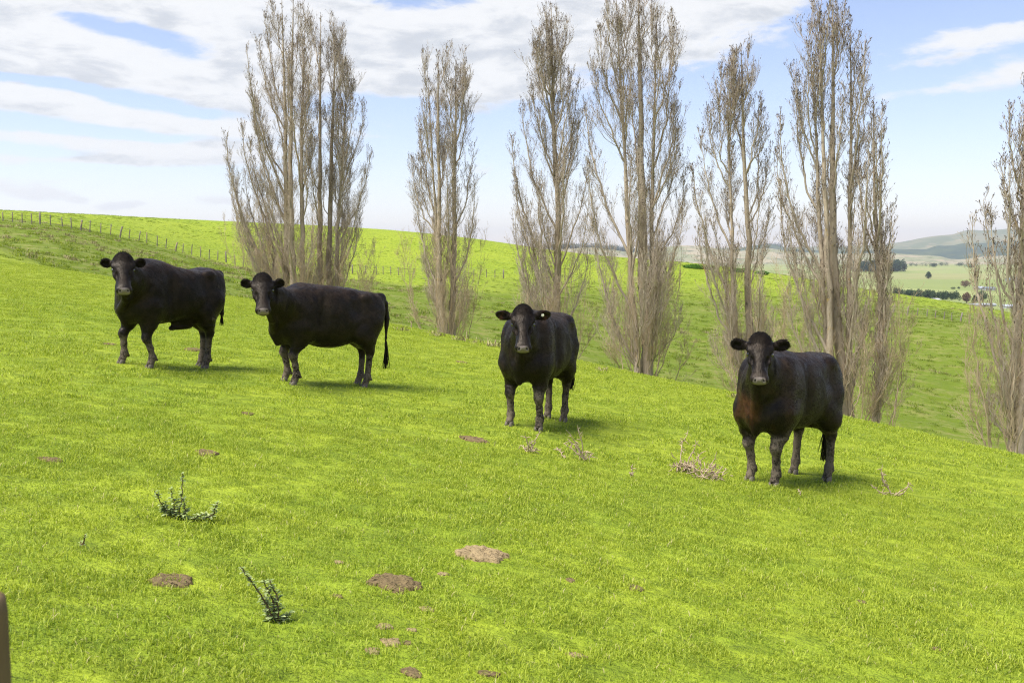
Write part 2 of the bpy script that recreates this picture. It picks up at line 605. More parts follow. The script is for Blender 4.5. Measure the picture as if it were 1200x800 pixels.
def ridge(name, crest, D, W, base, ca, cb, cc, seed, amp):
    cu = np.array([ray(px, py)[0] for px, py in crest])
    cs = np.array([ray(px, py)[1] for px, py in crest])
    us = np.linspace(-1.2, 1.5, 700)
    s = pchip(cu, cs, us)
    t = np.linspace(-1, 0.6, 70)
    Y = D + W * t[None, :] * np.ones((700, 1))
    X = us[:, None] * Y
    top = s[:, None] * D
    prof = np.where(t < 0, np.cos(np.clip(t, -1, 0) * math.pi / 2) ** 1.3, 1 - (t / 0.6) ** 2)[None, :]
    er = np.abs(fbm(X / (W * 0.16), Y / (W * 0.45), 5, seed))
    Z = base + (top - base) * prof
    Z -= amp * er * (top - base) * np.sin(np.clip(-t, 0, 1) * math.pi)[None, :] ** 0.7
    Z += 0.02 * (top - base) * fbm(X / (W * 0.08), Y / (W * 0.1), 3, seed + 9) * (1 - prof * 0.4)
    idx = np.arange(X.size).reshape(X.shape)
    Q = np.stack([idx[:-1, :-1], idx[1:, :-1], idx[1:, 1:], idx[:-1, 1:]], -1).reshape(-1, 4)
    m, k, bs = material(name + '_cover', 0.95, 0.05)
    p = k.pos()
    n1 = k.noise(k.scale3(p, 5.0 / W, 6.0 / W, 0), 1.0, 6, 0.6)
    n2 = k.noise(k.scale3(p, 18.0 / W, 14.0 / W, 0), 1.0, 5, 0.6)
    c = k.mix(k.ramp(n1, 0.42, 0.58), ca, cb)
    c = k.mix(k.ramp(n2, 0.56, 0.64, 0, 0.85), c, cc)
    k.L.new(c, bs.inputs['Base Color'])
    tag(mesh_np(name, np.stack([X, Y, Z], -1).reshape(-1, 3), Q, m), kind='structure')


ridge('far_mountain', [(-300, 298), (300, 296), (700, 294), (800, 291), (900, 290), (1000, 288), (1033, 286.5), (1067, 281.5), (1083, 278.5), (1100, 276), (1117, 274.7), (1123, 272.5), (1132, 270.3), (1142, 269.5), (1150, 270), (1200, 267), (1260, 272), (1500, 280), (1800, 284)],
      9300, 1900, -35, (0.20, 0.19, 0.08), (0.12, 0.14, 0.05), (0.30, 0.23, 0.13), 71, 0.18)
ridge('blue_ridge', [(-300, 300), (700, 298), (850, 293), (890, 287), (905, 286), (930, 292), (1000, 294), (1033, 292.5), (1050, 292), (1083, 292), (1100, 287.6), (1110, 288), (1117, 287.5), (1132, 285), (1147, 285), (1200, 282), (1300, 287), (1800, 292)],
      6600, 1200, -35, (0.035, 0.06, 0.03), (0.06, 0.085, 0.035), (0.11, 0.12, 0.05), 72, 0.22)
ridge('tan_hills', [(-300, 301), (500, 300), (640, 293), (668, 290.5), (690, 289.5), (715, 292), (745, 295), (770, 291), (800, 287.5), (820, 288), (840, 291), (860, 294), (880, 293), (900, 291), (930, 295), (1000, 297), (1040, 296.5), (1055, 297.5), (1080, 299), (1100, 300), (1118, 304), (1130, 303.5), (1150, 301), (1200, 299), (1500, 303), (1800, 303)],
      4300, 700, -36, (0.34, 0.29, 0.19), (0.22, 0.23, 0.12), (0.09, 0.10, 0.05), 73, 0.20)

# air between us and the hills
hz = mesh_np('haze', *[a for a in box(-16500, 21500, -60, 16200, -75, 420)], [], smooth=False)
hz.data.materials.clear()
m_haze = bpy.data.materials.new('haze_air')
m_haze.use_nodes = True
m_haze.cycles.volume_sampling = 'MULTIPLE_IMPORTANCE'
m_haze.cycles.homogeneous_volume = True
nt = m_haze.node_tree
nt.nodes.clear()
pv = nt.nodes.new('ShaderNodeVolumePrincipled')
pv.inputs['Color'].default_value = (0.82, 0.89, 1.0, 1)
pv.inputs['Density'].default_value = 0.00008
pv.inputs['Anisotropy'].default_value = 0.2
oo = nt.nodes.new('ShaderNodeOutputMaterial')
nt.links.new(pv.outputs[0], oo.inputs['Volume'])
hz.data.materials.append(m_haze)
tag(hz, kind='stuff')


def leaf_mat(name, a, b, rough=0.8):
    m, k, bs = material(name, rough, 0.2)
    c = k.mix(k.ramp(k.noise(k.pos(), 0.35, 3), 0.35, 0.65), a, b)
    c = k.mix(k.math('MULTIPLY', k.attr('tint'), 0.5), c, tuple(x * 1.7 for x in b))
    k.L.new(c, bs.inputs['Base Color'])
    return m


m_pine = leaf_mat('dark_conifer_foliage', (0.018, 0.035, 0.016), (0.035, 0.06, 0.025))
m_pale_leaf = leaf_mat('grey_green_foliage', (0.05, 0.075, 0.035), (0.08, 0.10, 0.05))
m_brown_leaf = leaf_mat('brown_winter_twigs', (0.11, 0.07, 0.045), (0.17, 0.11, 0.07))
m_gorse = leaf_mat('gorse_foliage', (0.045, 0.12, 0.015), (0.08, 0.17, 0.02))
m_bark_far, k, bs = material('far_bark', 0.9, 0.1)
bs.inputs['Base Color'].default_value = (0.07, 0.05, 0.035, 1)


def leafcloud(c, r, n, s, cone=0.0, seed=0):
    """n small quads spread through an ellipsoid (or cone) crown"""
    g = np.random.default_rng(seed)
    d = g.normal(size=(n, 3))
    d /= np.linalg.norm(d, axis=1, keepdims=True)
    rad = g.random(n) ** 0.45
    lump = 1 + 0.32 * fbm(d[:, 0] * 2.2 + seed, d[:, 1] * 2.2 + d[:, 2] * 2.2, 2, seed)
    P = d * (rad * lump)[:, None]
    if cone:
        P[:, :2] *= (1 - cone * (P[:, 2:3] * 0.5 + 0.5))
    P = P * np.array(r) + np.array(c)
    a = g.normal(size=(n, 3))
    a /= np.linalg.norm(a, axis=1, keepdims=True)
    b = np.cross(a, g.normal(size=(n, 3)))
    b /= np.linalg.norm(b, axis=1, keepdims=True)
    sc = s * g.uniform(0.6, 1.3, (n, 1))
    V = np.stack([P - a * sc, P + b * sc * .8, P + a * sc, P - b * sc * .8], 1).reshape(-1, 3)
    return V, np.arange(n * 4).reshape(n, 4), np.repeat(g.random(n), 4)


def far_tree(name, px, py, hpx, wpx, mat, label, cat, cone=0.0, seed=0, group=None, where=plain_hit):
    x, y, z = where(px, py)
    h, w = hpx * y / F, wpx * y / F
    t = thing(name, label, cat, (x, y, z), group)
    V, Fc, tint = leafcloud((0, 0, h * 0.55), (w / 2, w / 2, h * 0.47), 700, h * 0.06, cone, seed)
    mesh_np('crown', V, Fc, mat, t, False, attrs={'tint': tint})
    V, Fc = tubes([[(0, 0, -0.3), (0, 0, h * 0.4), (0, 0, h * 0.8)]], [[h * 0.035, h * 0.025, h * 0.01]], 6)
    mesh_np('trunk', V, Fc, m_bark_far, t)
    return t


def far_wood(name, pts, hlo, hhi, wfac, mat, cone, seed, n=260):
    g = np.random.default_rng(seed)
    parts, tints = [], []
    for i, (x, y, z) in enumerate(pts):
        h = g.uniform(hlo, hhi)
        V, Fc, t = leafcloud((x, y, z + h * 0.5), (h * wfac, h * wfac, h * 0.52), n, h * 0.06, cone, seed * 100 + i)
        parts.append((V, Fc))
        tints.append(t)
    V, Fl = merge(parts)
    o = mesh_np(name, V, Fl, mat, None, False, attrs={'tint': np.concatenate(tints)})
    return tag(o, kind='stuff')


g = np.random.default_rng(5)
pts = []
for i in range(60):
    x, y, z = plain_hit(1000 + 59 * g.random(), 317.2 + 1.6 * g.random())
    pts.append((x, y, z))
far_wood('conifer_wood', pts, 19, 24, 0.34, m_pine, 0.25, 6)
pts = []
for i in range(110):
    px = 1048 + 76 * g.random()
    pts.append(plain_hit(px, 345 + 5.0 * (px - 1048) / 76 + 2.5 * g.random()))
far_wood('shelterbelt', pts, 4.0, 6.2, 0.42, m_pine, 0.35, 7, 160)
# dark scrub on the tan hill crests
pts = []
for i in range(90):
    px = 640 + 105 * g.random()
    u, s = ray(px, 290 + max(0, (px - 700)) * 0.13)
    pts.append((u * 4230, 4230, s * 4230 - 8))
for i in range(20):
    px = 890 + 24 * g.random()
    u, s = ray(px, 288.5)
    pts.append((u * 6450, 6450, s * 6450 - 5))
far_wood('crest_scrub', pts, 18, 34, 0.9, m_pine, 0.0, 8, 120)
pts = []
for a0, a1, py in ((1000, 1150, 311.5), (1088, 1098, 312.5), (1128, 1142, 313.4), (780, 860, 311)):
    for i in range(int((a1 - a0) / 2.2)):
        pts.append(plain_hit(a0 + (a1 - a0) * g.random(), py + 0.6 * g.random()))
far_wood('valley_trees', pts, 5, 11, 0.6, m_pine, 0.0, 9, 90)

far_tree('conifer', 1088, 326.6, 8.5, 8.5, m_pine, 'dark conifer standing alone in the middle of the pale valley paddock', 'tree', 0.5, 1)
far_tree('bare_tree', 1131, 337, 8.5, 11, m_brown_leaf, 'small round brown tree beside the white shed in the valley', 'tree', 0, 2)
far_tree('bare_tree', 1132.5, 355, 12.5, 10, m_brown_leaf, 'purplish brown bare tree at the right end of the shelterbelt', 'tree', 0, 3)
far_tree('conifer', 1142, 356, 10.5, 10, m_pine, 'dark pointed conifer between two rounder trees in the valley', 'tree', 0.8, 4)
far_tree('broad_tree', 1150.5, 353, 12.5, 12, m_pale_leaf, 'grey green broad tree right of the dark pointed conifer', 'tree', 0, 5)
far_tree('broad_tree', 1094.5, 313.2, 5, 8, m_pine, 'tiny dark tree on the skyline of the pale paddock, below the blue ridge', 'tree', 0, 6)
far_tree('broad_tree', 1140, 314, 4.5, 7, m_pine, 'tiny dark tree on the skyline of the paddock, near the right poplar', 'tree', 0, 8)
far_tree('hedge_bush', 1117, 339.2, 3, 6, m_pine, 'low dark bush left of the brown valley tree', 'bush', 0, 9)
far_tree('hedge_bush', 1123.5, 338.6, 2.6, 3.5, m_pine, 'smallest dark bush nearest the brown valley tree', 'bush', 0, 10)

m_white_wall, k, bs = material('white_shed_cladding', 0.6, 0.3)
bs.inputs['Base Color'].default_value = (0.50, 0.51, 0.51, 1)
m_grey_roof, k, bs = material('grey_iron_roof', 0.5, 0.4)
bs.inputs['Base Color'].default_value = (0.16, 0.18, 0.21, 1)
m_pale_roof, k, bs = material('pale_iron_roof', 0.4, 0.5)
bs.inputs['Base Color'].default_value = (0.38, 0.41, 0.46, 1)


def shed(name, px, py, wpx, hpx, wall, roof, label, cat):
    x, y, z = plain_hit(px, py)
    w, h = wpx * y / F, hpx * y / F
    d = max(7.0, w * 0.4)
    t = thing(name, label, cat, (x, y, z), None, 0.12)
    mesh_np('wall', *box(-w / 2, w / 2, -d / 2, d / 2, -1, h * 0.55), wall, t, False)
    V = np.array([(-w / 2 - .5, -d / 2 - .5, h * .55 + .01), (w / 2 + .5, -d / 2 - .5, h * .55 + .01), (w / 2 + .5, d / 2 + .5, h * .55 + .01), (-w / 2 - .5, d / 2 + .5, h * .55 + .01), (-w / 2 - .5, 0, h), (w / 2 + .5, 0, h)])
    me = mesh_np('roof', V, [np.array([[0, 1, 5, 4], [2, 3, 4, 5], [3, 2, 1, 0]]), np.array([[0, 4, 3], [1, 2, 5]])], roof, t, False)
    V, Q = box(-w * .12, w * .12, -d / 2 - .06, -d / 2 - .01, -1, h * .42)
    mesh_np('door', V, Q, m_grey_roof, t, False)


shed('farm_shed', 1148, 339.4, 9, 4, m_white_wall, m_pale_roof, 'white farm shed right of the small brown tree', 'shed')
shed('farm_shed', 1158.5, 340.2, 12, 4.2, m_white_wall, m_grey_roof, 'dark roofed farm shed touching the white shed, behind the right poplar', 'shed')
shed('farm_house', 1095.5, 353.4, 7, 4, m_white_wall, m_white_wall, 'small white house under the shelterbelt', 'house')
shed('glasshouse', 1152, 358.6, 25, 3.4, m_white_wall, m_pale_roof, 'long low pale building in front of the valley trees', 'building')
shed('farm_shed', 1186, 329.5, 13, 4, m_white_wall, m_grey_roof, 'grey shed seen through the right poplar, highest of the valley buildings', 'shed')
shed('farm_shed', 1183, 361, 16, 4.5, m_white_wall, m_pale_roof, 'pale shed seen through the right poplar, lowest of the valley buildings', 'shed')

for px, py, w, h, lb in ((812, 309.5, 26, 5, 'leftmost green gorse bush on the near skyline, between the fifth and sixth poplars'), (829, 312.4, 20, 4.5, 'second green gorse bush from left on the near skyline, left of the sixth poplar'), (866, 318, 24, 5, 'green gorse bush on the ridge just left of the sixth poplar trunk'), (893, 321, 16, 4.5, 'rightmost green gorse bush, on the ridge just right of the sixth poplar trunk')):
    u, s = ray(px, py)
    y = 138.0
    x, z = u * y, gz(u * y, y)
    t = thing('gorse_bush', lb, 'bush', (x, y, z - 0.1))
    wm, hm = w * y / F, h * y / F
    V, Fc, tint = leafcloud((0, 0, hm * .5), (wm / 2, wm / 3, hm * .6), 2600, 0.06, 0, int(px))
    mesh_np('foliage', V, Fc, m_gorse, t, False, attrs={'tint': tint})
    V, Fc = tubes([[(0, 0, -0.1), (0.05, 0, hm * 0.3), (0.1, 0, hm * 0.5)]], [[.08, .06, .03]], 6)
    mesh_np('stem', V, Fc, m_bark_far, t)

# ------------------------------------------------------------------ fences
m_post, k, bs = material('weathered_fence_post', 0.9, 0.2)
p = k.obj()
c = k.mix(k.noise(k.scale3(p, 9, 9, 1.2), 2.0, 4, 0.6), (0.13, 0.11, 0.09), (0.33, 0.29, 0.23))
c = k.mix(k.ramp(k.noise(p, 7, 4), 0.58, 0.66), c, (0.42, 0.28, 0.08))
k.L.new(c, bs.inputs['Base Color'])
k.L.new(k.bump(k.noise(k.scale3(p, 30, 30, 2), 1.0, 4), 0.5, 0.01), bs.inputs['Normal'])
m_wire, k, bs = material('galvanised_wire', 0.45, 0.5)
bs.inputs['Base Color'].default_value = (0.25, 0.25, 0.25, 1)
bs.inputs['Metallic'].default_value = 0.7


def fence(posts, label, Yf, wires=(0.25, 0.5, 0.75, 0.98)):
    pts = []
    for px, py, hpx, thick, lean in posts:
        u = ray(px, py)[0]
        y = Yf(px)
        pts.append((u * y, y, gz(u * y, y)))
    o = pts[0]
    t = thing('wire_fence', label, 'fence', o)
    for (px, py, hpx, thick, lean), (x, y, z) in zip(posts, pts):
        h = hpx * y / F
        r = 0.085 if thick else 0.05
        P = np.array([[(x, y, z - .3), (x + lean * h * .5, y, z + h * .5), (x + lean * h, y + random.uniform(-.1, .1), z + h - .02), (x + lean * h, y, z + h)]]) - np.array(o)
        V, Fq = tubes(P, [[r * 1.05, r, r * .95, r * .6]], 7)
        n0 = len(V) - 7
        mesh_np('post', V, [Fq, np.array([list(range(n0, n0 + 7))])], m_post, t)
    W = []
    for f in wires:
        line = np.array([(x, y - .07, z + 1.05 * f) for x, y, z in pts]) - np.array(o)
        dense = []
        for a, b in zip(line[:-1], line[1:]):
            for q in np.linspace(0, 1, 4)[:-1]:
                dense.append(a + (b - a) * q)
        dense.append(line[-1])
        W.append(dense)
    W = np.array(W)
    V, Fq = tubes(W, np.full(W.shape[:2], 0.006), 3)
    mesh_np('wire', V, Fq, m_wire, t)


P1 = [(3.5, 258, 12, 0, 0), (14.5, 259, 13, 0, .05), (26, 260, 13, 0, 0), (37, 260.5, 13, 0, .04), (47, 262, 15, 1, 0), (59, 263, 13, 0, .03), (73, 265, 13, 0, 0), (84, 267, 14, 0, -.04), (94, 268.5, 13, 1, .22), (105, 271, 14, 0, .1), (117.5, 272, 12.5, 0, .12), (129, 275.5, 14, 0, .15), (140, 278, 13, 1, .28), (151, 279.5, 12, 0, .12), (162, 282, 12, 0, .28), (172, 285.5, 13, 0, .05), (184, 287, 12.5, 0, .05), (194, 290.5, 13, 0, .12), (205, 292.5, 12, 1, .24), (214, 295, 12, 0, .1), (224.5, 298, 12, 0, .06), (235, 300.5, 12, 0, .05), (245, 302.5, 11, 0, .05), (255, 306.5, 11, 0, .08), (265, 309, 12.5, 1, 0), (275.5, 310, 11, 0, 0), (285, 311.5, 11, 0, .03), (296, 313, 11, 0, 0), (308, 315, 11, 0, .04), (320, 316, 10, 1, 0), (332, 317, 10, 0, 0), (345, 318, 10, 0, .05), (358, 318.6, 10, 0, 0)]
P2 = [(370, 319.5, 10, 0, 0), (384, 320.5, 10, 0, .05), (398, 321, 10, 0, 0), (413, 322, 10, 1, 0), (428, 323, 10, 0, .04), (441, 323, 9.5, 0, 0), (449, 323.3, 9.5, 0, 0), (458, 323.6, 10, 0, 0), (467, 324, 9.5, 0, .05), (485, 324.4, 9, 0, 0), (503, 324.7, 9, 0, 0), (521, 325, 9, 1, 0), (539, 325.5, 9, 0, 0), (555, 325.8, 9, 0, .05), (570, 326, 9.5, 0, 0), (580, 326.2, 9.5, 0, 0), (590, 326.5, 10, 1, 0)]
P3 = [(1014, 356, 9, 0, 0), (1032, 359, 10, 0, .1), (1047, 362, 10, 0, .12), (1063, 367, 10.5, 1, .16), (1075, 368, 9, 0, .05), (1086, 370, 9, 0, .1), (1096, 372, 9, 0, .02), (1106, 374, 9, 0, .12), (1115, 376, 9, 0, .05), (1125, 381, 11, 1, .2), (1135, 382, 10.5, 0, .15), (1145, 384, 10, 0, .1), (1154, 386, 9, 0, .1), (1166, 387, 10, 0, .05), (1178, 389, 10, 0, .1), (1190, 391, 10, 0, 0), (1204, 393, 10, 1, .1)]
_fy = lambda px: float(np.interp(px, [0, 60, 130, 200, 265, 350, 440, 560, 668], [93, 95, 98, 101, 105, 110, 115, 118, 118]))
_fy3 = lambda px: float(np.interp(px, [1000, 1042, 1107, 1200], [109, 106, 103, 98]))
fence(P1, 'long post and wire fence with leaning posts climbing the left hill to the skyline', _fy)
fence(P2, 'faint wire fence crossing the far slope behind the second and third poplars', _fy)
fence(P3, 'wire fence of leaning grey posts on the right hand slope above the gully', _fy3)

# the post of the fence we look over, cut by the left edge
x0 = ray(2, 700)[0] * 1.5 - 0.06
t = thing('fence_post', 'close blurred wooden fence post at the lower left edge', 'fence post', (x0, 1.5, plane_z(x0, 1.5)))
top = ray(5, 700)[1] * 1.5 - plane_z(x0, 1.5)
P = [[(0, 0, -.3), (0, 0, top * .5), (0.002, 0, top - .03), (.002, 0, top - .006), (0.002, 0, top)]]
V, Fq = tubes(P, [[.064, .062, .06, .057, .045]], 20)
m_oldpost, k, bs = material('lichened_brown_post', 0.9, 0.15)
p = k.obj()
c = k.mix(k.noise(k.scale3(p, 30, 30, 4), 1.0, 5, 0.65), (0.07, 0.05, 0.028), (0.24, 0.17, 0.09))
c = k.mix(k.ramp(k.noise(p, 14, 4), 0.52, 0.62), c, (0.36, 0.20, 0.03))
c = k.mix(k.ramp(k.N.new('ShaderNodeSeparateXYZ').outputs[2] if False else k.noise(p, 5, 2), 0.55, 0.7, 0, .5), c, (0.30, 0.26, 0.20))
k.L.new(c, bs.inputs['Base Color'])
mesh_np('post', V, [Fq, np.array([list(range(len(V) - 20, len(V)))])], m_oldpost, t)

# ------------------------------------------------------------------ poplars
m_trunk, k, bs = material('poplar_bark', 0.9, 0.15)
p = k.obj()
c = k.mix(k.noise(k.scale3(p, 14, 14, 3), 1.0, 5, 0.65), (0.24, 0.185, 0.13), (0.56, 0.47, 0.35))
c = k.mix(k.ramp(k.noise(k.scale3(p, 8, 8, 5), 1.0, 5, 0.7), 0.55, 0.66, 0, 0.8), c, (0.11, 0.085, 0.065))
c = k.mix(k.ramp(k.noise(p, 3.0, 5, 0.7), 0.60, 0.68, 0, 0.7), c, (0.45, 0.30, 0.09))
k.L.new(c, bs.inputs['Base Color'])
k.L.new(k.bump(k.noise(k.scale3(p, 22, 22, 5), 1.0, 5, 0.7), 1.0, 0.03), bs.inputs['Normal'])
m_branch, k, bs = material('poplar_branch_bark', 0.85, 0.2)
c = k.mix(k.noise(k.pos(), 5.0, 4), (0.29, 0.23, 0.165), (0.52, 0.44, 0.34))
c = k.mix(k.ramp(k.noise(k.pos(), 2.2, 4), 0.62, 0.70, 0, 0.6), c, (0.36, 0.22, 0.06))
k.L.new(c, bs.inputs['Base Color'])
m_twig, k, bs = material('poplar_twig_bark', 0.7, 0.25)
c = k.mix(k.noise(k.pos(), 2.5, 3), (0.34, 0.27, 0.20), (0.58, 0.49, 0.38))
k.L.new(c, bs.inputs['Base Color'])
m_shoot, k, bs = material('tan_shoot_bark', 0.75, 0.2)
c = k.mix(k.noise(k.pos(), 2.0, 3), (0.34, 0.25, 0.155), (0.58, 0.46, 0.31))
k.L.new(c, bs.inputs['Base Color'])
m_bud, k, bs = material('poplar_buds', 0.6, 0.3)
bs.inputs['Base Color'].default_value = (0.075, 0.045, 0.028, 1)


def sample_on(P, R, pi, t):
    K = P.shape[1]
    f = t * (K - 1)
    i = np.clip(f.astype(int), 0, K - 2)
    w = (f - i)[:, None]
    a, b = P[pi, i], P[pi, i + 1]
    T = b - a
    T /= np.linalg.norm(T, axis=1, keepdims=True) + 1e-9
    r = R[pi, i] * (1 - w[:, 0]) + R[pi, i + 1] * w[:, 0]
    return a * (1 - w) + b * w, T, r


def sprout(g, P, R, pi, t, L, ang, K, up, rmul, rmin, wig):
    """grow one child polyline from each parent sample"""
    S, T, r = sample_on(P, R, pi, t)
    n_ = len(t)
    q = g.normal(size=(n_, 3))
    q -= (q * T).sum(1, keepdims=True) * T
    q /= np.linalg.norm(q, axis=1, keepdims=True) + 1e-9
    d = T * np.cos(ang)[:, None] + q * np.sin(ang)[:, None]
    out = np.zeros((n_, K, 3))
    out[:, 0] = S
    step = L / (K - 1)
    for j in range(1, K):
        d = d + np.array([0, 0, 1.0]) * up + g.normal(size=(n_, 3)) * wig
        d /= np.linalg.norm(d, axis=1, keepdims=True)
        out[:, j] = out[:, j - 1] + d * step[:, None]
    r0 = np.maximum(np.minimum(r * 0.75, L * rmul), rmin)
    tt = np.linspace(0, 1, K)[None, :]
    return out, np.maximum(r0[:, None] * (1 - tt) ** 0.8, rmin * 0.7)


def poplar(stems, Y, tops, label, seed, trunk_r, dens=1.0, skirt=1.0, tw=1.0):
    """stems: [(base px, top px, top py, radius scale)]; tops: plume tips (px, py) fed by side leaders"""
    g = np.random.default_rng(seed)
    bx = np.mean([s[0] for s in stems])
    u0 = ray(bx, 400)[0]
    root = np.array([u0 * Y, Y, gz(u0 * Y, Y)])
    t = thing('poplar_tree', label, 'tree', tuple(root), 'bare poplar trees along the gully')

    def W(px, py, dy=0.0):
        u, s = ray(px, py)
        return np.array([u * (Y + dy), Y + dy, s * (Y + dy)]) - root
    K = 22
    tt = np.linspace(0, 1, K)
    SP, SR = [], []
    for bpx, tpx, tpy, rs in stems:
        dy = g.uniform(-.35, .35)
        ub = ray(bpx, 400)[0]
        b = np.array([ub * (Y + dy), Y + dy, 0]) - root
        b[2] = gz(b[0] + root[0], Y + dy) - root[2] - 0.15
        tp = W(tpx, tpy, g.uniform(-.3, .3))
        wob = np.cumsum(g.normal(size=(K, 3)) * [0.035, 0.035, 0], axis=0) * (1 - tt[:, None])* np.minimum(tt[:, None] * 6, 1)
        SP.append(b + (tp - b) * tt[:, None] + wob)
        rr = trunk_r * rs * ((1 - tt) ** 0.85 * 0.93 + 0.03)
        rr[0] *= 1.35
        rr[1] *= 1.1
        SR.append(rr)
    SP, SR = np.array(SP), np.array(SR)
    V, Fq = tubes(SP, SR, 9)
    V += fbm(V[:, 0:1] * 9 + V[:, 2:3] * 3, V[:, 1:2] * 9 + V[:, 2:3], 2, seed) * 0.012
    mesh_np('trunk', V, Fq, m_trunk, t)
    # plumes: lateral limbs that leave the trunk at a sharp angle all the way up and carry the twigs
    pw = np.array([W(px, py) for px, py in tops])
    midx = np.interp(pw[:, 2], SP[0, :, 2], SP.mean(0)[:, 0])
    offs = np.abs(pw[:, 0] - midx)
    order = np.argsort(pw[:, 2])
    envz, envo = pw[order, 2], np.maximum(offs[order], .25)
    targets = [(p_, 1.0) for p_ in pw]
    for q in range(int(26 * dens)):
        H = SP[0, -1, 2] * g.uniform(.14, .97)
        eo = float(np.interp(H, envz, envo)) * g.uniform(.35, .9)
        an = g.random() * 6.283
        cx_ = float(np.interp(H, SP[0, :, 2], SP.mean(0)[:, 0]))
        targets.append((np.array([cx_ + eo * math.cos(an), eo * math.sin(an), H]), .8))
    LP, LR = [], []

    def limb(tp, rise_mul, rmul, zmin=0.3):
        H = tp[2]
        i = int(np.argmin([abs(np.interp(H * .7, S_[:, 2], S_[:, 0]) - tp[0]) + g.random() * .12 + (5 if S_[-1, 2] < H - 1.2 else 0) for S_ in SP]))
        off = math.hypot(tp[0] - np.interp(H * .8, SP[i, :, 2], SP[i, :, 0]), tp[1] - np.interp(H * .8, SP[i, :, 2], SP[i, :, 1]))
        rise = min(max(off * 2.5 + .7, 1.2), 4.6) * rise_mul
        hs = min(max(zmin, H - rise), SP[i, -1, 2] * .93)
        s0 = np.array([np.interp(hs, SP[i, :, 2], SP[i, :, a]) for a in range(3)])
        r0 = np.interp(hs, SP[i, :, 2], SR[i])
        e = 1 - (1 - tt) ** 1.75
        path = np.stack([s0[0] + (tp[0] - s0[0]) * e, s0[1] + (tp[1] - s0[1]) * e, s0[2] + (tp[2] - s0[2]) * tt], -1)
        path += np.cumsum(g.normal(size=(K, 3)) * [0.028, 0.028, 0], axis=0) * np.minimum(tt[:, None] * 5, 1) * (1 - tt[:, None] * .7)
        return path, np.minimum(r0 * 0.7, (0.0080 * (H - hs) + .006) * rmul) * ((1 - tt) ** 0.8 * .93 + 0.07)
    for tp, wt in targets:
        tp = tp + g.normal(size=3) * [.04, .25, .06]
        a_, b_ = limb(tp, g.uniform(.9, 1.25), 1.0)
        LP.append(a_)
        LR.append(b_)
    LP, LR = np.array(LP), np.array(LR)
    AP, AR = np.concatenate([SP, LP]), np.concatenate([SR, LR])
    ln = np.array([np.linalg.norm(np.diff(a, axis=0), axis=1).sum() for a in AP])
    # first order branches
    n1 = np.maximum((ln * 11.5 * dens).astype(int), 8)
    n1[:len(SP)] = (ln[:len(SP)] * 5 * dens).astype(int)
    pi = np.repeat(np.arange(len(AP)), n1)
    tq = g.uniform(0.0, 1.0, len(pi)) ** 0.8
    isstem = pi < len(SP)
    tq = np.where(isstem, 0.35 + 0.64 * tq, 0.10 + 0.89 * tq)
    L1 = np.clip(.30 + (1 - tq) * .75, 0.2, .95) * g.uniform(0.5, 1.15, len(pi))
    L1 = np.where(isstem, L1 * .8, L1) * tw
    B1, R1 = sprout(g, AP, AR, pi, tq, L1, g.uniform(0.32, 0.68, len(pi)), 8, 0.15, 0.009, 0.004, 0.09)
    # second order
    n2 = np.maximum((L1 * 10.5).astype(int), 3)
    pj = np.repeat(np.arange(len(B1)), n2)
    tj = g.uniform(0.12, 1.0, len(pj))
    L2 = np.clip(L1[pj] * 0.5 * (1.15 - tj * .5), 0.10, 0.5) * g.uniform(.6, 1.2, len(pj))
    B2, R2 = sprout(g, B1, R1, pj, tj, L2, g.uniform(0.30, 0.7, len(pj)), 5, 0.27, 0.008, 0.0027, 0.12)
    # twigs
    pk = np.repeat(np.arange(len(B2)), 4)
    pk = pk[g.random(len(pk)) < np.clip(.35 + B2[pk, 0, 2] / SP[:, -1, 2].max() * 1.6, .3, 1)]
    tk = g.uniform(0.15, 1.0, len(pk))
    L3 = np.clip(L2[pk] * 0.55, 0.06, 0.22) * g.uniform(.6, 1.2, len(pk))
    B3, R3 = sprout(g, B2, R2, pk, tk, L3, g.uniform(0.3, 0.8, len(pk)), 3, 0.27, 0.007, 0.0023, 0.13)
    # suckers and epicormic shoots in the lower third
    ns = int(210 * skirt)
    if ns:
        lows, lowr = [], []
        for q in range(int(11 * skirt)):
            an = g.random() * 6.283
            H = g.uniform(.9, 3.6)
            eo = float(np.interp(max(H, 2.0), envz, envo)) * g.uniform(.3, .85)
            bi = g.integers(len(SP))
            s0 = SP[bi, 0] + [math.cos(an) * (lr := g.uniform(.08, .5)), math.sin(an) * lr, g.uniform(-.15, .25)]
            tp = np.array([s0[0] + eo * math.cos(an), s0[1] + eo * math.sin(an), s0[2] + H])
            e = 1 - (1 - tt) ** 2.0
            lows.append(np.stack([s0[0] + (tp[0] - s0[0]) * e, s0[1] + (tp[1] - s0[1]) * e, s0[2] + (tp[2] - s0[2]) * tt], -1) + np.cumsum(g.normal(size=(K, 3)) * [0.018, 0.018, 0], axis=0))
            lowr.append(.014 * ((1 - tt) ** .8 * .9 + .1))
        lows, lowr = np.array(lows), np.array(lowr)
        XP, XR = np.concatenate([AP, lows]), np.concatenate([AR, lowr])
        pi2 = np.where(g.random(ns) < .72, len(AP) + g.integers(0, len(lows), ns), g.integers(0, len(SP), ns))
        ts = np.where(pi2 >= len(AP), g.uniform(.08, 1, ns), g.uniform(0.02, 0.34, ns))
        Ls = g.uniform(0.3, 1.0, ns)
        E1, ER1 = sprout(g, XP, XR, pi2, ts, Ls, g.uniform(0.25, 0.7, ns), 8, 0.17, 0.005, 0.0035, 0.09)
        pj2 = np.repeat(np.arange(ns), np.maximum((Ls * 13).astype(int), 4))
        tj2 = g.uniform(.1, 1, len(pj2))
        Le = g.uniform(.10, .34, len(pj2))
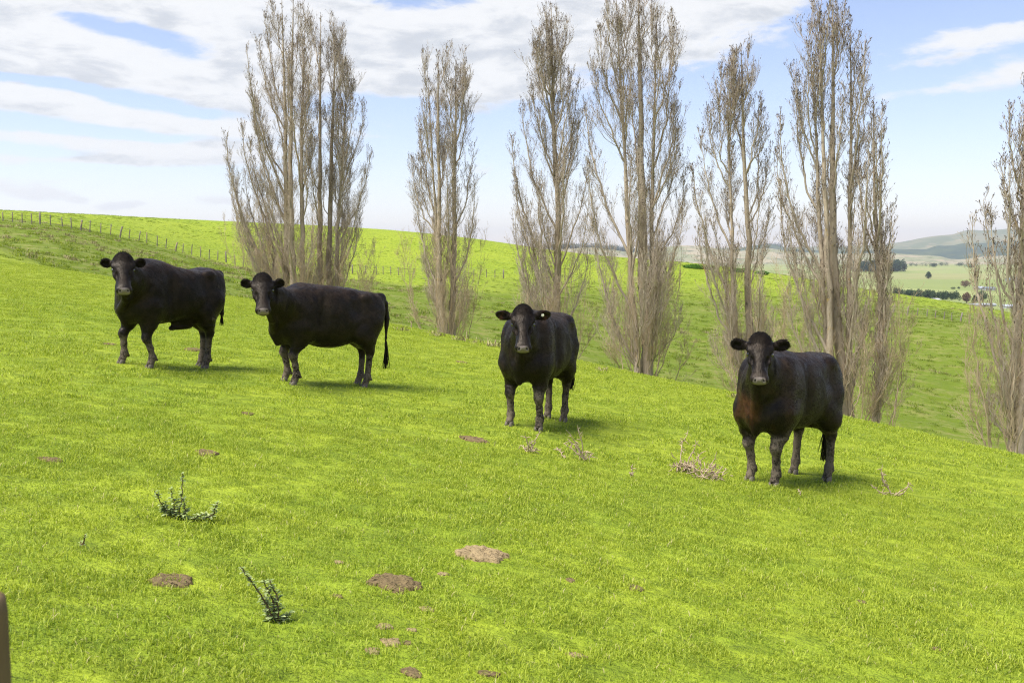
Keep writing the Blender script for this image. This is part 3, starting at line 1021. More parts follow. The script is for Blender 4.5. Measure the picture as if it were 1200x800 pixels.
        E2, ER2 = sprout(g, E1, ER1, pj2, tj2, Le, g.uniform(.3, .8, len(pj2)), 4, 0.2, .006, .0028, .12)
        pk2 = np.repeat(np.arange(len(E2)), 2)
        E3, ER3 = sprout(g, E2, ER2, pk2, g.uniform(.2, 1, len(pk2)), g.uniform(.05, .18, len(pk2)), g.uniform(.3, .9, len(pk2)), 3, .2, .006, .0026, .12)
        ext = [tubes(lows, lowr, 5), tubes(E1, ER1, 3), tubes(E2, ER2, 3), tubes(E3, ER3, 3)]
        V, Fl = merge(ext)
        mesh_np('sucker_shoots', V, Fl, m_shoot, t, True)
    V, Fl = merge([tubes(LP, LR, 7), tubes(B1, R1, 5)])
    mesh_np('branches', V, Fl, m_branch, t)
    tw = [tubes(B2, R2, 3), tubes(B3, R3, 3)]
    # buds on the tips of the upper twigs
    tips = np.concatenate([B3[:, -1], B3[:, 1], B2[:, -1]])
    td = np.concatenate([B3[:, -1] - B3[:, 1], B3[:, 1] - B3[:, 0], B2[:, -1] - B2[:, -2]])
    hgt = SP[:, -1, 2].max()
    keep = g.random(len(tips)) < np.clip((tips[:, 2] / hgt - 0.25) * 0.6, 0.02, 0.3)
    tips, td = tips[keep], td[keep]
    td = td / (np.linalg.norm(td, axis=1, keepdims=True) + 1e-9)
    bl = g.uniform(.014, .030, (len(tips), 1))
    BP = np.stack([tips - td * bl * .5, tips + td * bl * .2, tips + td * bl], 1)
    BR = np.concatenate([bl * .18, bl * .24, bl * .04], 1)
    V1, F1 = merge(tw)
    V2, F2 = tubes(BP, BR, 3)
    Vt, Ft = merge([(V1, F1[0]), (V2, F2)])
    mi = np.zeros(len(Ft[0]), int)
    mi[len(F1[0]):] = 1
    mesh_np('twigs', Vt, Ft, [m_twig, m_bud], t, True, midx=mi)
    return t


poplar([(334, 330, 0, .8), (345, 344, -10, .85), (352, 358, 20, .7)], 34,
       [(306, 18), (318, 5), (292, 62), (296, 100), (283, 145), (270, 162), (276, 190), (350, 5), (362, 25), (300, 45), (272, 215), (300, 120), (294, 165), (288, 205), (284, 235), (308, 200), (312, 90), (303, 150), (275, 250), (362, 110), (340, 60)],
       'large many stemmed bare poplar, left tree of the leftmost pair', 101, .15, 1.1, 1.6)
poplar([(377, 376, 18, .8), (388, 393, 32, .85), (398, 408, 78, .6)], 35,
       [(366, 22), (385, 22), (400, 45), (410, 80), (418, 120), (424, 128), (431, 172), (428, 205), (370, 60), (412, 100), (415, 180), (420, 235), (404, 150), (410, 240), (372, 120), (398, 120), (425, 255), (390, 200)],
       'bare poplar overlapping the left pair tree on its right, behind the second cow', 102, .15, 1.05, 1.6)
poplar([(523, 513, 62, .8), (530, 534, 68, .85), (517, 500, 72, .5)], 30.5,
       [(498, 66), (541, 66), (552, 116), (488, 140), (480, 184), (557, 175), (556, 215), (484, 225), (524, 64), (546, 92)],
       'shorter three stemmed bare poplar standing alone above the crest, second clump from left', 103, .135, 1.0, 1.7)
poplar([(655, 646, 4, 1.0)], 28,
       [(632, 28), (639, 15), (655, 12), (666, 26), (625, 58), (620, 95), (676, 90), (681, 98), (612, 122), (603, 158), (685, 135), (688, 195), (600, 207), (686, 235), (604, 250)],
       'single trunk bare poplar with open crown behind the middle cow', 104, .13, 1.0, 1.0)
poplar([(757, 748, -8, 1.15), (748, 722, 0, .6), (763, 770, 10, .6)], 24.5,
       [(710, -2), (730, -10), (764, 4), (783, 28), (700, 38), (693, 70), (788, 108), (692, 120), (797, 168), (801, 205), (693, 195), (775, 18), (738, 0), (796, 240), (697, 255)],
       'tall thick trunked bare poplar between the middle cow and the right bull', 105, .145, 1.1, 1.2)
poplar([(885, 868, 50, 1.0), (878, 852, 80, .6)], 23,
       [(860, 62), (850, 78), (838, 98), (830, 127), (825, 160), (817, 188), (815, 232), (875, 97), (887, 110), (888, 140), (898, 150), (901, 175), (902, 232), (818, 262), (872, 62)],
       'slim leaning bare poplar behind the head of the right bull', 106, .11, 1.0, .9, .85)
poplar([(990, 976, 0, 1.0), (983, 960, 6, .7), (978, 948, 50, .6), (1000, 996, 15, .6)], 20.5,
       [(963, 3), (990, 3), (952, 37), (943, 60), (937, 74), (932, 110), (1007, 36), (1010, 94), (1011, 115), (920, 140), (917, 182), (1002, 60), (970, 0), (922, 215), (918, 250), (984, -4)],
       'tallest bushy bare poplar with several trunks just right of the right bull', 107, .125, 1.1, 1.0, .8)
poplar([(1027, 1023, 117, 1.0)], 20,
       [(1017, 134), (1033, 150), (1014, 165), (1037, 207), (1039, 250), (1012, 215), (1028, 125), (1034, 180)],
       'narrow bare poplar touching the tallest bushy one on its right side', 108, .085, .8, .6, .6)
poplar([(1192, 1201, 95, 1.0), (1200, 1222, 90, .8)], 17.5,
       [(1189, 118), (1187, 150), (1180, 180), (1171, 190), (1157, 236), (1150, 247), (1163, 240), (1216, 95), (1236, 130), (1240, 160), (1250, 220), (1176, 215), (1196, 108), (1152, 290)],
       'bare poplar cut off by the right edge of the view', 109, .10, .9, 1.0, .62)
# ------------------------------------------------------------------ cattle: one signed distance field per animal, meshed with surface nets
class Field:
    def __init__(s, lo, hi, h):
        s.lo, s.h = np.array(lo, float), h
        s.n = np.ceil((np.array(hi) - s.lo) / h).astype(int) + 1
        s.D = np.full(s.n, 1.0, np.float32)
        s.ax = [s.lo[i] + h * np.arange(s.n[i]) for i in range(3)]

    def region(s, lo, hi):
        a = np.clip(np.floor((np.array(lo) - s.lo) / s.h).astype(int), 0, s.n - 1)
        b = np.clip(np.ceil((np.array(hi) - s.lo) / s.h).astype(int) + 1, 1, s.n)
        sl = tuple(slice(a[i], max(b[i], a[i] + 1)) for i in range(3))
        G = np.stack(np.meshgrid(*[s.ax[i][sl[i]] for i in range(3)], indexing='ij'), -1)
        return sl, G

    def blend(s, sl, d, k, sub=False):
        D = s.D[sl]
        if sub:
            h = np.maximum(k - np.abs(D + d), 0) / k
            s.D[sl] = np.maximum(D, -d) + h * h * k * 0.25
        else:
            h = np.maximum(k - np.abs(D - d), 0) / k
            s.D[sl] = np.minimum(D, d) - h * h * k * 0.25

    def ell(s, c, r, k=0.05, R=None, sub=False):
        c, r = np.array(c, float), np.array(r, float)
        m = (r.max() if R is not None else r) + k * 1.6 + 0.06
        sl, G = s.region(c - m, c + m)
        q = G - c
        if R is not None:
            q = q @ R                      # columns of R are the ellipsoid axes
        k0 = np.linalg.norm(q / r, axis=-1)
        k1 = np.linalg.norm(q / (r * r), axis=-1) + 1e-6
        s.blend(sl, k0 * (k0 - 1) / k1, k, sub)

    def cone(s, a, b, ra, rb, k=0.05, sub=False):
        a, b = np.array(a, float), np.array(b, float)
        m = max(ra, rb) + k * 1.3 + 0.03
        sl, G = s.region(np.minimum(a, b) - m, np.maximum(a, b) + m)
        ab = b - a
        t = np.clip(((G - a) @ ab) / (ab @ ab + 1e-9), 0, 1)
        d = np.linalg.norm(G - a - t[..., None] * ab, axis=-1) - (ra + (rb - ra) * t)
        s.blend(sl, d, k, sub)

    def chain(s, pts, rs, k=0.05):
        for i in range(len(pts) - 1):
            s.cone(pts[i], pts[i + 1], rs[i], rs[i + 1], k if i == 0 else 0.02)

    def loft(s, O, X, Yv, Z, st, k=0.05, pw=2.2, pad=0.05):
        """superelliptic sections along X: (x, zc, hh, hw)"""
        st = np.array(st, float)
        O, X, Yv, Z = [np.array(v, float) for v in (O, X, Yv, Z)]
        pts = []
        for x, zc, hh, hw in st:
            for a in (-1, 1):
                for b in (-1, 1):
                    pts.append(O + X * x + Z * (zc + a * hh) + Yv * b * hw)
        pts = np.array(pts)
        sl, G = s.region(pts.min(0) - 2.2 * k - pad, pts.max(0) + 2.2 * k + pad)
        q = G - O
        x, y, z = q @ X, q @ Yv, q @ Z
        xc = np.clip(x, st[0, 0], st[-1, 0])
        zc, hh, hw = [pchip(st[:, 0], st[:, i], xc.ravel()).reshape(xc.shape) for i in (1, 2, 3)]
        rr = ((np.abs(y) / hw) ** pw + (np.abs(z - zc) / hh) ** pw) ** (1 / pw)
        d = (rr - 1) * np.minimum(hh, hw)
        dx = np.maximum(st[0, 0] - x, x - st[-1, 0])
        d = np.where(dx > 0, np.sqrt(np.maximum(d, 0) ** 2 + dx ** 2), np.maximum(d, dx))
        s.blend(sl, d, k)

    def mesh(s):
        D = s.D
        inside = D < 0
        n0, n1, n2 = D.shape
        acc = np.zeros((n0 - 1, n1 - 1, n2 - 1, 3))
        cnt = np.zeros((n0 - 1, n1 - 1, n2 - 1))
        c = [(i, j, l) for i in (0, 1) for j in (0, 1) for l in (0, 1)]
        sub = lambda o: D[o[0]:n0 - 1 + o[0], o[1]:n1 - 1 + o[1], o[2]:n2 - 1 + o[2]]
        for a in range(8):
            for b in range(a + 1, 8):
                da = np.array(c[b]) - np.array(c[a])
                if np.abs(da).sum() != 1:
                    continue
                A, B = sub(c[a]), sub(c[b])
                m = (A < 0) != (B < 0)
                t = np.where(m, A / np.where(m, A - B, 1), 0)
                for ax in range(3):
                    acc[..., ax] += m * (c[a][ax] + da[ax] * t)
                cnt += m
        act = cnt > 0
        vid = np.full(act.shape, -1)
        vid[act] = np.arange(act.sum())
        ii = np.argwhere(act)
        V = (ii + acc[act] / cnt[act][:, None]) * s.h + s.lo
        quads = []
        for ax in range(3):
            o = [0, 0, 0]
            o[ax] = 1
            A = inside[:n0 - o[0], :n1 - o[1], :n2 - o[2]]
            B = inside[o[0]:, o[1]:, o[2]:]
            for flip, m in ((False, A & ~B), (True, ~A & B)):
                e = np.argwhere(m)
                e = e[((e[:, (ax + 1) % 3] > 0) & (e[:, (ax + 2) % 3] > 0))]
                u = np.zeros(3, int)
                v = np.zeros(3, int)
                u[(ax + 1) % 3] = 1
                v[(ax + 2) % 3] = 1
                lim = np.array(act.shape)
                e = e[(e < lim).all(1)]
                q = [vid[tuple((e - a).T)] for a in (0 * u, u, u + v, v)]
                q = np.stack(q, 1)
                if flip:
                    q = q[:, ::-1]
                quads.append(q)
        Q = np.concatenate(quads)
        return V, Q[(Q >= 0).all(1)]


def grow_normals(V, Q):
    N = np.zeros_like(V)
    fn = np.cross(V[Q[:, 2]] - V[Q[:, 0]], V[Q[:, 3]] - V[Q[:, 1]])
    for i in range(4):
        np.add.at(N, Q[:, i], fn)
    return N / (np.linalg.norm(N, axis=1, keepdims=True) + 1e-12)


# --- hide materials
def hide_shader(k, bs):
    p = k.obj()
    mud, brn, muz = k.attr('mud'), k.attr('brown'), k.attr('muzzle')
    n1 = k.noise(p, 9, 5, 0.65)
    n2 = k.noise(p, 45, 4, 0.7)
    c = k.mix(k.ramp(n1, 0.40, 0.66, 0, 0.75), (0.0035, 0.0032, 0.003), (0.022, 0.015, 0.010))
    c = k.mix(k.math('MULTIPLY', brn, k.ramp(n1, 0.25, 0.6)), c, (0.10, 0.042, 0.016))
    mm = k.math('MULTIPLY', k.ramp(k.math('ADD', k.math('MULTIPLY', n2, 0.6), k.math('MULTIPLY', n1, 0.6)), 0.46, 0.62), mud)
    c = k.mix(k.math('MULTIPLY', mm, 0.9), c, (0.155, 0.125, 0.09))
    c = k.mix(muz, c, k.mix(n2, (0.13, 0.105, 0.095), (0.30, 0.25, 0.23)))
    k.L.new(c, bs.inputs['Base Color'])
    r = k.math('ADD', k.ramp(k.noise(p, 4.5, 3), .35, .65, .24, .48), k.math('MULTIPLY', n2, 0.25))
    r = k.math('ADD', r, k.math('MULTIPLY', mm, 0.4))
    k.L.new(r, bs.inputs['Roughness'])
    bs.inputs['Specular Tint'].default_value = (1.0, 0.86, 0.72, 1)
    bs.inputs['Sheen Weight'].default_value = 0.02
    bs.inputs['Sheen Roughness'].default_value = 0.5
    bs.inputs['Sheen Tint'].default_value = (0.9, 0.65, 0.5, 1)
    h = k.math('ADD', k.math('MULTIPLY', k.noise(k.scale3(p, 60, 60, 25), 1.0, 4, 0.7), 0.5), k.math('MULTIPLY', mm, 0.8))
    h = k.math('ADD', h, k.math('MULTIPLY', n1, 0.9))
    k.L.new(k.bump(h, 0.7, 0.012), bs.inputs['Normal'])


m_hide, k, bs = material('black_hide', 0.5, 0.27)
hide_shader(k, bs)
m_hair, k, bs = material('black_hair', 0.6, 0.14)
bs.inputs['Specular Tint'].default_value = (1.0, 0.85, 0.7, 1)
c = k.mix(k.attr('brown'), k.mix(k.attr('tint'), (0.004, 0.0035, 0.0035), (0.016, 0.0115, 0.0085)), (0.09, 0.038, 0.015))
c = k.mix(k.attr('mud'), c, (0.11, 0.09, 0.065))
k.L.new(c, bs.inputs['Base Color'])
m_eye, k, bs = material('dark_wet_eye', 0.06, 0.6)
bs.inputs['Base Color'].default_value = (0.012, 0.008, 0.006, 1)
bs.inputs['Coat Weight'].default_value = 1.0
m_hoof, k, bs = material('dusty_hoof', 0.7, 0.3)
c = k.mix(k.noise(k.obj(), 14, 4), (0.05, 0.042, 0.035), (0.20, 0.17, 0.13))
k.L.new(c, bs.inputs['Base Color'])
m_tag, k, bs = material('yellow_white_ear_tag', 0.4, 0.4)
bs.inputs['Base Color'].default_value = (0.75, 0.72, 0.55, 1)
m_nost, k, bs = material('dark_nostril', 0.5, 0.3)
bs.inputs['Base Color'].default_value = (0.012, 0.009, 0.008, 1)


def unit(v):
    v = np.array(v, float)
    return v / np.linalg.norm(v)


def make_cow(label, kindname, cat, feet, back_h, head_px, head_y, poll_h, seed, sheath=False, brown=0.0, ear_brown=0.0, tagged=False, girth=1.0, tail_to=0.25, tail_side=0.0, head_pitch=58, roll=0.0, mudlo=1.0, flankmud=0.0, belly=1.0, rear_shift=0.0, headscale=1.0, tail_puff=1.0, ears=1.0):
    """feet: photo pixels of front pair and rear pair, given left then right as seen in the picture"""
    g = np.random.default_rng(seed)
    W = []
    for px, py in feet:
        W.append(np.array(plane_hit(px, py)))
    W = np.array(W)
    fm, rm = (W[0] + W[1]) / 2, (W[2] + W[3]) / 2
    want = 1.02 + rear_shift
    ur = rm[0] / rm[1]                       # the rear pair stands in this direction, one body length behind the front pair
    A_, B_, C_ = 1 + ur * ur, -2 * (fm[0] * ur + fm[1]), fm @ fm - want ** 2
    yr = (-B_ + math.sqrt(max(B_ * B_ - 4 * A_ * C_, 0))) / (2 * A_)
    rm2 = np.array([ur * yr, yr])
    fwd = unit(fm - rm2)
    lf = np.array([-fwd[1], fwd[0]])
    # keep each pair square to the body where the pixels leave the depth open
    for pr, c0, wd in (((0, 1), fm, .30), ((2, 3), rm2, .30)):
        uu = [ray(*feet[i])[0] for i in pr]
        d0 = (uu[1] - uu[0]) * c0[1] / max((lf[0] - c0[0] / c0[1] * lf[1]), 0.12) if (lf[0] - c0[0] / c0[1] * lf[1]) > 0 else (uu[1] - uu[0]) * c0[1] / min((lf[0] - c0[0] / c0[1] * lf[1]), -0.12)
        d0 = max(.22, min(.36, abs(d0))) * (1 if d0 > 0 else -1)
        slide = [uu[0] * 0, 0]
        for sgn, i in ((-.5, pr[0]), (.5, pr[1])):
            w = c0 + lf * d0 * sgn
            # slide along the body so the foot meets its pixel column
            den = fwd[0] - ray(*feet[i])[0] * fwd[1]
            q = (ray(*feet[i])[0] * w[1] - w[0]) / den if abs(den) > .05 else 0
            W[i] = w + fwd * max(-.16, min(.16, q))
    rm = rm2
    root2 = (fm + rm) / 2 - fwd * -0.02
    yaw = math.atan2(fwd[1], fwd[0])
    rz_ = gz(*root2)
    t = thing(kindname, label, cat, (root2[0], root2[1], rz_), 'black beef cattle on the grass slope', yaw)
    left = np.array([-fwd[1], fwd[0]])

    def loc2(w):
        d = w - root2
        return np.array([d @ fwd, d @ left])
    feetl = np.array([loc2(w) for w in W])
    fz = [gz(*w) - rz_ for w in W]
    # the trunk follows the slope lengthwise
    pit = math.atan2(gz(*fm) - gz(*rm), want) * 0.85
    cp, sp_ = math.cos(pit), math.sin(pit)
    X, Yv, Z = np.array([cp, 0, sp_]), np.array([0, 1.0, 0]), np.array([-sp_, 0, cp])
    O = np.array([0, 0, 0.0])
    T = lambda x, y, z: O + X * x + Yv * y + Z * z
    S = back_h / 1.29
    h = 0.0105
    _u, _s = ray(*head_px)
    _y = (head_y + root2 @ fwd) / (_u * fwd[0] + fwd[1])
    _d = np.array([_u * _y, _y]) - root2
    _px, _py = _d @ fwd, _d @ left
    f = Field((-1.0, min(-0.55, _py - .55), -0.3), (max(1.1, _px + .55), max(0.55, _py + .55), 1.7), h)
    gw = girth
    st = [(-.70, 1.02, .10, .08), (-.67, 1.01, .18, .135), (-.59, .99, .265, .19), (-.42, .965, .305, .225), (-.20, .918, .355 * belly, .295 * gw), (.05, .893, .380 * belly, .318 * gw),
          (.30, .90, .385, .30 * gw), (.46, .92, .365, .255), (.58, .905, .325, .215), (.69, .88, .26, .165), (.76, .86, .17, .10)]
    f.loft(O, X, Yv, Z, [(x, zc * S, hh * S, hw) for x, zc, hh, hw in st], 0.05, 2.45)
    # hips, pins, shoulder masses, brisket
    for sy in (-1, 1):
        f.ell(T(-.46, sy * .115, .92 * S), (.17, .11, .31), 0.10)
        f.ell(T(-.37, sy * .185, 1.175 * S), (.075, .05, .055), 0.06)
        f.ell(T(-.25, sy * .32, 1.04 * S), (.085, .075, .11), 0.10, sub=True)
        f.ell(T(.235, sy * .375, .86 * S), (.035, .09, .26), 0.12, sub=True)
        f.ell(T(.52, sy * .20, .95 * S), (.05, .06, .20), 0.07)
        f.ell(T(.44, sy * .17, .86 * S), (.17, .12, .34), 0.09)
        f.ell(T(.58, sy * .15, .70 * S), (.13, .11, .14), 0.07)
    f.ell(T(.62, 0, .66 * S), (.15, .12, .16), 0.08)
    f.ell(T(.40, 0, 1.175 * S), (.20, .08, .09), 0.09)
    f.ell(T(-.67, 0, 1.19 * S), (.06, .06, .07), 0.07)
    # legs
    order = sorted([0, 1], key=lambda i: -feetl[i][1])       # left (y+) first
    order_r = sorted([2, 3], key=lambda i: -feetl[i][1])
    hooves = []
    for i, sy in zip(order, (1, -1)):
        x, y = feetl[i]
        z0 = fz[i]
        xs = 0.52
        kx, ky = xs * .45 + x * .55 + 0.004, sy * .17 * .4 + y * .6
        sh = T(.49, sy * .17, .70 * S)
        f.chain([sh, (kx * .55 + sh[0] * .45 - .02, ky * .5 + sh[1] * .5, .53 + z0 * .5), (kx, ky, z0 + .375)], [.138, .090, .050], 0.09)
        f.ell((kx + .004, ky, z0 + .37), (.045, .044, .060), 0.03)
        fx, fy_ = x - .015, y
        f.chain([(kx, ky, z0 + .37), (kx * .35 + fx * .65, ky * .35 + fy_ * .65, z0 + .24), (fx, fy_, z0 + .125)], [.047, .036, .038], 0.03)
        f.ell((fx, fy_, z0 + .125), (.044, .043, .042), 0.03)
        f.chain([(fx, fy_, z0 + .12), (x + .02, y, z0 + .052)], [.037, .043], 0.02)
        f.ell((fx - .045, y - .018, z0 + .095), (.017, .014, .017), 0.012)
        f.ell((fx - .045, y + .018, z0 + .095), (.017, .014, .017), 0.012)
        hooves.append((x + .025, y, z0))
    for i, sy in zip(order_r, (1, -1)):
        x, y = feetl[i]
        z0 = fz[i]
        hip = T(-.48, sy * .13, .86 * S)
        st_ = T(-.34, sy * .15, .70 * S)
        hk = np.array([x - .055, sy * .16 * .25 + y * .75, z0 + .47])
        f.cone(T(-.54, sy * .11, 1.0 * S), (hk[0] + .035, hk[1], z0 + .62), .10, .070, 0.08)
        f.cone(hip, st_, .125, .10, 0.08)
        f.cone(hip, (hk[0] + .06, (hip[1] + hk[1]) / 2, z0 + .64), .125, .095, 0.08)
        f.cone(st_, (hk[0] + .07, (st_[1] + hk[1]) / 2, z0 + .60), .115, .080, 0.07)
        f.cone((hk[0] + .06, (st_[1] + hk[1]) / 2, z0 + .63), hk, .105, .050, 0.08)
        f.ell(hk + [0.0, 0, -.01], (.050, .040, .065), 0.03)
        f.cone(hk + [-.035, 0, .035], hk + [.0, 0, .13], .026, .030, 0.03)
        f.chain([hk, (x - .04, y, z0 + .30), (x - .02, y, z0 + .13)], [.046, .036, .040], 0.03)
        f.ell((x - .02, y, z0 + .13), (.044, .042, .042), 0.03)
        f.chain([(x - .02, y, z0 + .12), (x + .015, y, z0 + .052)], [.037, .043], 0.02)
        f.ell((x - .065, y - .018, z0 + .10), (.017, .014, .017), 0.012)
        f.ell((x - .065, y + .018, z0 + .10), (.017, .014, .017), 0.012)
        hooves.append((x + .02, y, z0))
    if sheath:
        f.cone(T(-.20, 0, .56 * S), T(.02, 0, .475 * S), .09, .030, 0.08)
    else:
        f.ell(T(-.42, 0, .60 * S), (.13, .10, .09), 0.07)
    # head placed by its pixel; it looks at the camera
    u, s = ray(*head_px)
    # depth at which the poll lies head_y ahead of the trunk's middle
    hy = (head_y + root2 @ fwd) / (u * fwd[0] + fwd[1])
    poll_w = np.array([u * hy, hy, s * hy])
    d2 = poll_w[:2] - root2
    poll = np.array([d2 @ fwd, d2 @ left, poll_w[2] - rz_])
    tocam = unit(-poll_w[:2])
    yawv = np.array([tocam @ fwd, tocam @ left])
    ph = math.radians(head_pitch)
    HX = unit([yawv[0] * math.cos(ph), yawv[1] * math.cos(ph), -math.sin(ph)])      # poll -> muzzle
    HY = unit(np.cross([0, 0, 1.0], [yawv[0], yawv[1], 0]))
    HZ = np.cross(HX, HY)
    rl = math.radians(roll)
    HY, HZ = HY * math.cos(rl) + HZ * math.sin(rl), HZ * math.cos(rl) - HY * math.sin(rl)
    hs = headscale
    H = lambda x, y, z: poll + (HX * x + HY * y + HZ * z) * hs
    R = np.stack([HX, HY, HZ], 1)
    # neck
    nb1 = T(.60, 0, 1.03 * S)
    nk = H(.07, 0, -.12)
    mid = (nb1 + nk) / 2 + [0.02, 0, 0.02]
    ub, un = T(.46, 0, 1.05 * S), H(.05, 0, -.075)
    f.cone(ub, (ub * .45 + un * .55) + [0, 0, -.035], .165, .105, 0.10)
    f.cone((ub * .45 + un * .55) + [0, 0, -.035], un, .105, .085, 0.03)
    lb, ln_ = T(.54, 0, .90 * S), H(.15, 0, -.17)
    f.cone(lb, (lb * .45 + ln_ * .55), .20, .115, 0.09)
    f.cone((lb * .45 + ln_ * .55), ln_, .115, .075, 0.04)
    # dewlap
    thr = H(.20, 0, -.21)
    br = T(.71, 0, .66 * S)
    f.cone((lb * .3 + ln_ * .7), (lb * .5 + br * .5), .085, .11, 0.08)
    f.chain([H(.16, 0, -.19), (thr + br) / 2 + [-.035, 0, -.02], br + [.02, 0, 0], T(.68, 0, .52 * S)], [.05, .055, .05, .045], 0.06)
    # skull, face, jaw
    f.loft(poll, HX, HY, HZ, [(x * hs, a * hs, b * hs, c_ * hs) for x, a, b, c_ in
           [(-.035, -.07, .05, .06), (.0, -.065, .095, .098), (.07, -.068, .118, .124), (.15, -.075, .12, .120), (.23, -.078, .108, .100), (.32, -.074, .090, .078), (.38, -.070, .078, .076), (.445, -.066, .070, .086), (.488, -.062, .054, .074), (.505, -.062, .03, .045)]], 0.04, 2.3)
    f.ell(H(.0, 0, -.01), (.06, .07, .05), 0.05, R)
    f.ell(H(.17, 0, -.155), (.15 * hs, .072 * hs, .06 * hs), 0.05, R)
    f.ell(H(.40, 0, -.118), (.085 * hs, .055 * hs, .030 * hs), 0.02, R)
    for sy in (-1, 1):
        f.ell(H(.130, sy * .100, -.012), (.046, .030, .026), 0.02, R)         # brow
        f.ell(H(.225, sy * .090, -.062), (.055, .024, .03), 0.025, R)
        f.ell(H(.30, sy * .075, -.015), (.07, .022, .03), 0.02, R, sub=True)           # cheek bone
        f.ell(H(.175, sy * .128, -.040), (.026, .020, .020), 0.012, R, sub=True)
        f.ell(H(.490, sy * .043, -.030), (.020, .014, .017), 0.008, R, sub=True)
        f.ell(H(.470, sy * .060, -.050), (.028, .024, .030), 0.02, R)
        # ear: a broad leaf held out sideways, hollow towards the front
        up = np.array([0, 0, 1.0])
        E1 = unit(HY * sy + up * 0.16 - np.array([yawv[0], yawv[1], 0]) * 0.18)
        E3 = unit(np.array([yawv[0], yawv[1], 0]) * 0.9 - up * 0.35 + E1 * 0.15)
        E3 = unit(E3 - E1 * (E3 @ E1))
        E2 = np.cross(E3, E1)
        RE = np.stack([E1, E2, E3], 1)
        eb = H(.045, sy * .105, -.075)
        f.cone(eb, eb + E1 * .06 * ears, .034, .031, 0.03)
        f.ell(eb + E1 * .108 * ears, (.090 * ears, .054, .023), 0.015, RE)
        f.ell(eb + E1 * .118 * ears + E3 * .020, (.066 * ears, .034, .021), 0.008, RE, sub=True)
    # mouth line
    f.cone(H(.478, -.07, -.100), H(.492, 0, -.104), .008, .008, 0.008, sub=True)
    f.cone(H(.478, .07, -.100), H(.492, 0, -.104), .008, .008, 0.008, sub=True)
    # tail
    tb = T(-.70, 0, 1.18 * S)
    tside = tail_side
    tp = [tb + [.06, 0, 0.0], tb + [-.03, tside * .2, -.06], tb + [-.055, tside * .6, -.25], tb + [-.04, tside, -.5], np.array([tb[0] - .03, tb[1] + tside, max(tail_to + .18, .42)])]
    f.chain(tp, [.040, .032, .024, .018, .012], 0.03)
    V, Q = f.mesh()
    N = grow_normals(V, Q)
    # attributes
    hd = (V - poll) @ R / hs
    inhead = (np.linalg.norm(V - H(.27, 0, -.06), axis=1) < .34)
    muz = np.clip((hd[:, 0] - .468 - 1.6 * np.maximum(np.abs(hd[:, 1]) - .045, 0)) / .012, 0, 1) * inhead * np.clip((hd[:, 2] + .088) / .015, 0, 1) * (np.abs(hd[:, 1]) < .095) * (hd[:, 2] < .03) * (hd[:, 0] < .54)
    gzv = V[:, 2] - (rz_ * 0 + ground(root2[0] + V[:, 0] * fwd[0] + V[:, 1] * left[0], root2[1] + V[:, 0] * fwd[1] + V[:, 1] * left[1], False) - rz_)
    nn = fbm(V[:, 0] * 9 + V[:, 2] * 5, V[:, 1] * 9 + V[:, 2] * 11, 3, seed)
    mud = np.clip((0.44 * mudlo - gzv + nn * 0.16) / 0.10, 0, 1)
    if flankmud:
        mud = np.maximum(mud, flankmud * np.clip((fbm(V[:, 0] * 7, V[:, 2] * 7, 3, seed + 5) - .28) / .12, 0, 1) * (V[:, 0] < -.45) * (V[:, 2] < 1.15))
    br_ = brown * np.clip((V[:, 0] - .42) / .2, 0, 1) * np.clip((1.0 - V[:, 2]) / .15, 0, 1) * np.clip((V[:, 2] - .55) / .1, 0, 1) * np.clip(0.55 + 2.2 * fbm(V[:, 1] * 8 + 3, V[:, 2] * 5, 2, seed + 3), 0, 1) * (~inhead) * .7
    back = 0.10 * np.clip((V[:, 2] - 1.0) / .25, 0, 1) * np.clip(1 - V[:, 0], 0, 1) * (~inhead)
    brn = np.clip(np.maximum(br_, back), 0, 1)
    el_ = np.abs(hd[:, 1]) - .19
    brn = np.maximum(brn, ear_brown * np.clip(el_ / .05, 0, 1) * inhead * (hd[:, 0] < .2))
    # uneven coat surface
    V = V + N * (0.026 * fbm(V[:, 0] * 3.2 + V[:, 1] * 2, V[:, 2] * 2.6 - V[:, 1] * 2, 3, seed + 18) * (V[:, 2] > .5))[:, None] * np.clip((np.linalg.norm(V - H(.27, 0, -.06), axis=1) - .34) / .15, 0, 1)[:, None]
    V = V + N * (0.004 * fbm(V[:, 0] * 14 + V[:, 1] * 9, V[:, 2] * 14 - V[:, 1] * 7, 3, seed + 8))[:, None] * (~inhead)[:, None]
    V = V + N * (0.005 * np.clip(fbm(V[:, 0] * 60, V[:, 2] * 60 + V[:, 1] * 50, 2, seed + 2), 0, 1) * mud)[:, None]
    mesh_np('body', V, Q, m_hide, t, attrs={'mud': mud, 'brown': brn, 'muzzle': muz})
    # eyes, nostrils, hooves, tag
    for sy in (-1, 1):
        c0 = H(.172, sy * .104, -.043)
        th, phi = np.meshgrid(np.linspace(0, math.pi, 9), np.linspace(0, 2 * math.pi, 13)[:-1], indexing='ij')
        U = np.stack([np.sin(th) * np.cos(phi), np.sin(th) * np.sin(phi), np.cos(th)], -1).reshape(-1, 3) * .0225
        ix = np.arange(9 * 12).reshape(9, 12)
        Fq = np.stack([ix[:-1], np.roll(ix, -1, 1)[:-1], np.roll(ix, -1, 1)[1:], ix[1:]], -1).reshape(-1, 4)
        mesh_np('eye', U + c0, Fq, m_eye, t)
        mesh_np('nostril', U * .5 * [1, 1, 1] + H(.485, sy * .043, -.034), Fq, m_nost, t)
